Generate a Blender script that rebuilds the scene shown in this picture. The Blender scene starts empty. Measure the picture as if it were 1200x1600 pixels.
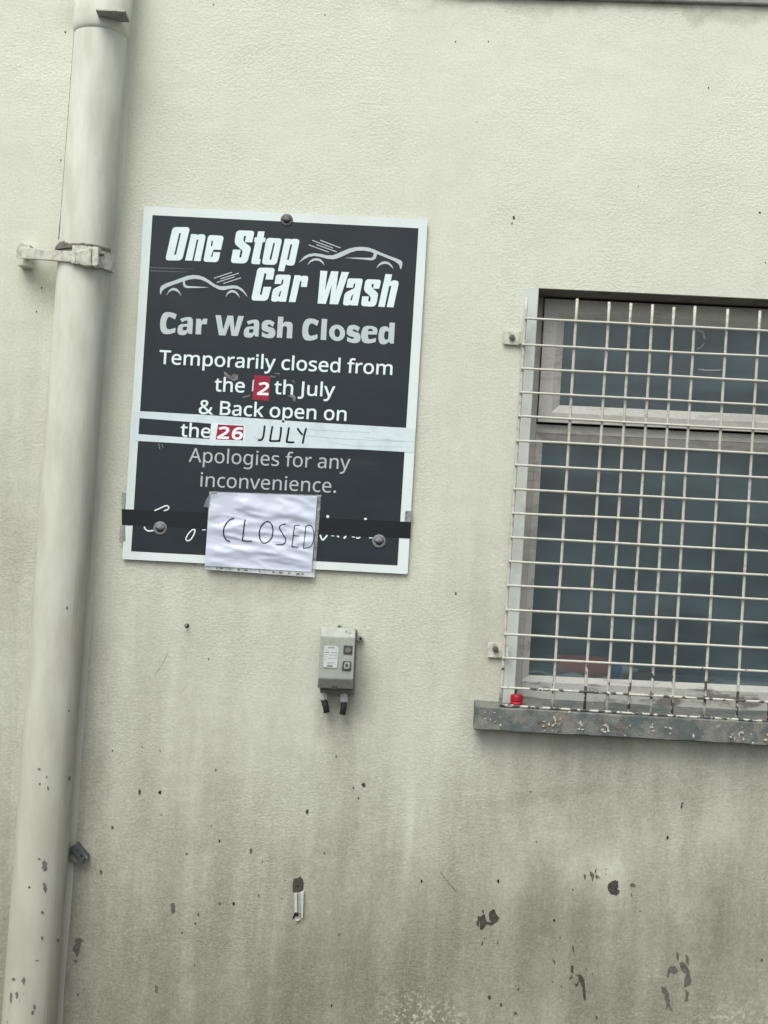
import bpy, bmesh, math, random, json
from mathutils import Vector, Matrix, noise
random.seed(7)
C = bpy.context.scene.collection
S = bpy.context.scene

# ------------------------------------------------------------------ camera
F = 2000.0                                   # focal length in photo pixels (1200 x 1600)
CAM = Vector((0.0, -3.4, 1.55))
PITCH, ROLL = math.radians(1.15), 0.054
fw = Vector((0, math.cos(PITCH), math.sin(PITCH)))
r0 = Vector((1, 0, 0)); u0 = Vector((0, -math.sin(PITCH), math.cos(PITCH)))
RT = r0*math.cos(ROLL) + u0*math.sin(ROLL)
UP = u0*math.cos(ROLL) - r0*math.sin(ROLL)
cam = bpy.data.cameras.new('camera'); co = bpy.data.objects.new('camera', cam); C.objects.link(co)
m = Matrix((RT, UP, -fw)).transposed().to_4x4(); m.translation = CAM
co.matrix_world = m
cam.sensor_fit = 'HORIZONTAL'; cam.sensor_width = 36; cam.lens = 36*F/1200
cam.clip_start = 0.05; cam.clip_end = 500
S.camera = co

# ------------------------------------------------------------------ daylight: a dull overcast sky
SUN_EL, SUN_AZ = math.radians(56), math.radians(205)       # azimuth clockwise from +Y
w = bpy.data.worlds.new('World'); S.world = w; w.use_nodes = True
nt = w.node_tree; nt.nodes.clear()
sky = nt.nodes.new('ShaderNodeTexSky'); sky.sky_type = 'NISHITA'; sky.sun_disc = False
sky.sun_elevation = SUN_EL; sky.sun_rotation = SUN_AZ
sky.air_density = 1.0; sky.dust_density = 4.0; sky.ozone_density = 1.0
hs = nt.nodes.new('ShaderNodeHueSaturation'); hs.inputs['Saturation'].default_value = 0.12
bg = nt.nodes.new('ShaderNodeBackground'); bg.inputs['Strength'].default_value = 0.115
wo = nt.nodes.new('ShaderNodeOutputWorld')
nt.links.new(sky.outputs[0], hs.inputs['Color']); nt.links.new(hs.outputs[0], bg.inputs[0]); nt.links.new(bg.outputs[0], wo.inputs[0])
sun = bpy.data.lights.new('sun', 'SUN'); sun.energy = 1.25; sun.angle = math.radians(42); sun.color = (1, 0.97, 0.92)
so = bpy.data.objects.new('sun', sun); C.objects.link(so)
sd = Vector((math.sin(SUN_AZ)*math.cos(SUN_EL), math.cos(SUN_AZ)*math.cos(SUN_EL), math.sin(SUN_EL)))
so.rotation_euler = sd.to_track_quat('Z', 'Y').to_euler(); so.location = (0, -4, 8)
S.view_settings.view_transform = 'Standard'; S.view_settings.look = 'None'
S.view_settings.gamma = 1; S.view_settings.use_curve_mapping = False
S.view_settings.exposure = 0.73

# ------------------------------------------------------------------ helpers
def at(px, py, y=0.0):
    """point on the plane Y = y that the photo shows at pixel (px, py)"""
    d = fw + RT*((px-600)/F) - UP*((py-800)/F)
    return CAM + d*((y-CAM.y)/d.y)
def ppm(y=0.0): return (y-CAM.y)/F            # metres per photo pixel at that plane

def link(o, parent=None):
    C.objects.link(o)
    if parent is not None: o.parent = parent
    return o
def tag(o, label=None, cat=None, group=None, kind=None):
    if label: o['label'] = label
    if cat: o['category'] = cat
    if group: o['group'] = group
    if kind: o['kind'] = kind
    return o
def thing(name, base, label, cat, group=None):
    o = bpy.data.objects.new(name, None); o.location = base; o.empty_display_size = 0.05; C.objects.link(o)
    return tag(o, label, cat, group)
def base_of(parent):
    b = Vector((0, 0, 0))
    while parent is not None:
        b += parent.location; parent = parent.parent
    return b
def finish(me, name, mat, parent=None, smooth=False):
    me.name = name
    b = base_of(parent)
    if parent is not None: me.transform(Matrix.Translation(-b))
    me.materials.clear(); me.materials.append(mat)
    if smooth:
        for p in me.polygons: p.use_smooth = True
    me.update()
    return link(bpy.data.objects.new(name, me), parent)
class MB:
    def __init__(s): s.v = []; s.f = []
    def add(s, vs, fs):
        o = len(s.v); s.v += [tuple(v) for v in vs]; s.f += [tuple(i+o for i in f) for f in fs]
    def quad(s, a, b, c, d): s.add([a, b, c, d], [(0, 1, 2, 3)])
    def prism(s, front, back):                # two matching loops -> closed solid
        n = len(front); vs = list(front)+list(back)
        fs = [tuple(range(n)), tuple(range(2*n-1, n-1, -1))]
        fs += [(i, i+n, (i+1) % n+n, (i+1) % n) for i in range(n)]
        s.add(vs, fs)
    def ring(s, A, B):                        # strip between two closed loops
        n = len(A); s.add(list(A)+list(B), [(i, (i+1) % n, (i+1) % n+n, i+n) for i in range(n)])
    def tube(s, pts, rad, n=10, cap=True):
        pts = [Vector(p) for p in pts]; k = len(pts)
        rad = rad if isinstance(rad, (list, tuple)) else [rad]*k
        vs = []
        ref = None
        for i, p in enumerate(pts):
            t = (pts[min(i+1, k-1)]-pts[max(i-1, 0)]).normalized()
            if ref is None: ref = Vector((0, 1, 0)) if abs(t.y) < 0.9 else Vector((1, 0, 0))
            a = (ref - t*ref.dot(t)).normalized(); bq = t.cross(a)
            for j in range(n):
                an = 2*math.pi*j/n
                vs.append(p + (a*math.cos(an)+bq*math.sin(an))*rad[i])
        fs = [(i*n+j, i*n+(j+1) % n, (i+1)*n+(j+1) % n, (i+1)*n+j) for i in range(k-1) for j in range(n)]
        if cap: fs += [tuple(range(n-1, -1, -1)), tuple(range((k-1)*n, k*n))]
        s.add(vs, fs)
    def mesh(s):
        me = bpy.data.meshes.new('m'); me.from_pydata(s.v, [], s.f)
        bm = bmesh.new(); bm.from_mesh(me); bmesh.ops.recalc_face_normals(bm, faces=bm.faces); bm.to_mesh(me); bm.free()
        return me
    def build(s, name, mat, parent=None, smooth=False, bevel=0, seg=2):
        me = s.mesh()
        if bevel:
            bm = bmesh.new(); bm.from_mesh(me)
            bmesh.ops.remove_doubles(bm, verts=bm.verts, dist=1e-6)
            es = [e for e in bm.edges if len(e.link_faces) == 2 and e.calc_face_angle(0) > 0.3]
            bmesh.ops.bevel(bm, geom=es, offset=bevel, segments=seg, affect='EDGES', profile=0.5)
            bm.to_mesh(me); bm.free()
        return finish(me, name, mat, parent, smooth)
def disc_loop(px, py, r, y, n=24):            # r in photo px
    return [at(px+r*math.cos(2*math.pi*i/n), py+r*math.sin(2*math.pi*i/n), y) for i in range(n)]
def flat(contours, y, t, offset=0.0, px=True):
    """fill outlines given in photo px on plane y as a plate of thickness t standing towards the viewer"""
    cu = bpy.data.curves.new('c', 'CURVE'); cu.dimensions = '2D'; cu.fill_mode = 'BOTH'
    cu.extrude = t/2; cu.offset = offset
    for c in contours:
        s = cu.splines.new('POLY'); s.points.add(len(c)-1)
        for p, q in zip(s.points, c):
            v = at(q[0], q[1], y)
            p.co = (v.x, v.z, 0, 1)
        s.use_cyclic_u = True
    o = bpy.data.objects.new('c', cu); C.objects.link(o)
    me = bpy.data.meshes.new_from_object(o)
    bpy.data.objects.remove(o); bpy.data.curves.remove(cu)
    for v in me.vertices: v.co = (v.co.x, y - t/2 - v.co.z, v.co.y)
    bm = bmesh.new(); bm.from_mesh(me); bmesh.ops.remove_doubles(bm, verts=bm.verts, dist=1e-7)
    bmesh.ops.recalc_face_normals(bm, faces=bm.faces); bm.to_mesh(me); bm.free()
    return me
def T(ox, oy, s, pts): return [(ox+p[0]/s, oy+p[1]/s)+((p[2]/s,) if len(p) > 2 else ()) for p in pts]
def rounded(pts, k=6):
    out = []; n = len(pts)
    for i, p in enumerate(pts):
        P = Vector(p[:2]); r = p[2] if len(p) > 2 else 0
        if r <= 0: out.append(tuple(P)); continue
        A = Vector(pts[i-1][:2]); B = Vector(pts[(i+1) % n][:2])
        da, db = (A-P), (B-P)
        ra = min(r, da.length*0.5); rb = min(r, db.length*0.5)
        a = P+da.normalized()*ra; b = P+db.normalized()*rb
        for j in range(k+1):
            t = j/k; q = a*(1-t)**2*0.75 + P*(2*t*(1-t)) + b*t**2*0.75
            q = a*((1-t)**2) + P*(2*t*(1-t)) + b*(t*t)
            out.append((q.x, q.y))
    return out
def stroke(pts, w, closed=False, n=4):
    """outline of a pen stroke through pts (photo px), w wide, round-ish ends"""
    P = [Vector(p[:2]) for p in pts]
    if len(P) > 2:                            # Catmull-Rom smoothing
        Q = []; m_ = len(P)
        for i in range(m_ if closed else m_-1):
            if closed: p0, p1, p2, p3 = P[i-1], P[i], P[(i+1) % m_], P[(i+2) % m_]
            else: p0, p1, p2, p3 = P[max(i-1, 0)], P[i], P[i+1], P[min(i+2, m_-1)]
            for j in range(n):
                t = j/n
                Q.append(0.5*((2*p1)+(p2-p0)*t+(2*p0-5*p1+4*p2-p3)*t*t+(3*p1-p0-3*p2+p3)*t**3))
        if not closed: Q.append(P[-1])
        P = Q
    L, R = [], []; k = len(P)
    for i, p in enumerate(P):
        a = P[i-1] if (closed or i > 0) else p
        b = P[(i+1) % k] if (closed or i < k-1) else p
        d = (b-a).normalized(); nn = Vector((-d.y, d.x))*w/2
        L.append((p+nn)); R.append((p-nn))
    if closed: return [[tuple(q) for q in L], [tuple(q) for q in R]]
    d0 = (P[0]-P[1]).normalized()*w*0.35; d1 = (P[-1]-P[-2]).normalized()*w*0.35
    out = L+[P[-1]+d1]+R[::-1]+[P[0]+d0]
    return [[tuple(q) for q in out]]

# ------------------------------------------------------------------ materials
class N:
    def __init__(s, name):
        s.m = bpy.data.materials.new(name); s.m.use_nodes = True
        s.t = s.m.node_tree; s.t.nodes.clear()
        s.out = s.n('ShaderNodeOutputMaterial'); s.b = s.n('ShaderNodeBsdfPrincipled')
        s.l(s.b.outputs[0], s.out.inputs[0])
        s.tc = s.n('ShaderNodeTexCoord').outputs['Object']
    def n(s, k, **kw):
        x = s.t.nodes.new(k)
        for a, v in kw.items(): setattr(x, a, v)
        return x
    def l(s, a, b): s.t.links.new(a, b)
    def set(s, sock, v):
        if hasattr(v, 'links') or hasattr(v, 'is_linked'): s.l(v, sock)
        else: sock.default_value = v
    def math(s, op, a, b=None, clamp=False):
        x = s.n('ShaderNodeMath', operation=op); x.use_clamp = clamp
        s.set(x.inputs[0], a)
        if b is not None: s.set(x.inputs[1], b)
        return x.outputs[0]
    def map(s, scale=(1, 1, 1), loc=(0, 0, 0)):
        x = s.n('ShaderNodeMapping'); x.inputs['Scale'].default_value = scale; x.inputs['Location'].default_value = loc
        s.l(s.tc, x.inputs[0]); return x.outputs[0]
    def noise(s, scale, detail=4, rough=0.55, vec=None, dist=0.0):
        x = s.n('ShaderNodeTexNoise'); x.inputs['Scale'].default_value = scale
        x.inputs['Detail'].default_value = detail; x.inputs['Roughness'].default_value = rough
        x.inputs['Distortion'].default_value = dist
        s.l(vec if vec is not None else s.tc, x.inputs['Vector']); return x.outputs['Fac']
    def voro(s, scale, vec=None, feature='F1', out='Distance', rnd=1.0):
        x = s.n('ShaderNodeTexVoronoi', feature=feature); x.inputs['Scale'].default_value = scale
        x.inputs['Randomness'].default_value = rnd
        s.l(vec if vec is not None else s.tc, x.inputs['Vector']); return x.outputs[out]
    def ramp(s, v, a, b, lo=0.0, hi=1.0, smooth=True):
        x = s.n('ShaderNodeMapRange'); x.interpolation_type = 'SMOOTHSTEP' if smooth else 'LINEAR'
        s.set(x.inputs['Value'], v)
        x.inputs['From Min'].default_value = a; x.inputs['From Max'].default_value = b
        x.inputs['To Min'].default_value = lo; x.inputs['To Max'].default_value = hi
        return x.outputs[0]
    def mix(s, f, a, b, mode='MIX'):
        x = s.n('ShaderNodeMix', data_type='RGBA', blend_type=mode)
        s.set(x.inputs[0], f)
        for i, v in ((6, a), (7, b)):
            if isinstance(v, (tuple, list)): v = (*v[:3], 1)
            s.set(x.inputs[i], v)
        return x.outputs[2]
    def bump(s, h, strength=0.3, dist=0.001, normal=None):
        x = s.n('ShaderNodeBump'); x.inputs['Strength'].default_value = strength; x.inputs['Distance'].default_value = dist
        s.l(h, x.inputs['Height'])
        if normal is not None: s.l(normal, x.inputs['Normal'])
        return x.outputs[0]
    def fin(s, col=None, rough=None, normal=None, spec=None, metal=None):
        for k, v in (('Base Color', col), ('Roughness', rough), ('Normal', normal), ('Specular IOR Level', spec), ('Metallic', metal)):
            if v is None: continue
            if isinstance(v, (tuple, list)): v = (*v[:3], 1)
            s.set(s.b.inputs[k], v)
        return s.m
def painted(name, col, rough=0.5, var=0.12, scale=30, bump=0.15, dirt=None, spec=0.35, metal=0.0, dist=0.0006):
    n = N(name)
    a = n.noise(scale, 5, 0.6)
    c2 = dirt if dirt else tuple(v*(1-var*2.5) for v in col)
    c = n.mix(n.ramp(a, 0.42, 0.72), col, c2)
    f = n.noise(scale*9, 3, 0.6)
    c = n.mix(n.ramp(f, 0.3, 0.7, 0, var), c, tuple(v*0.55 for v in col))
    return n.fin(c, n.ramp(a, 0.3, 0.7, rough*0.85, min(1, rough*1.2)), n.bump(n.math('ADD', f, a) if dist > 0.001 else f, bump, dist), spec, metal)

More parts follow.
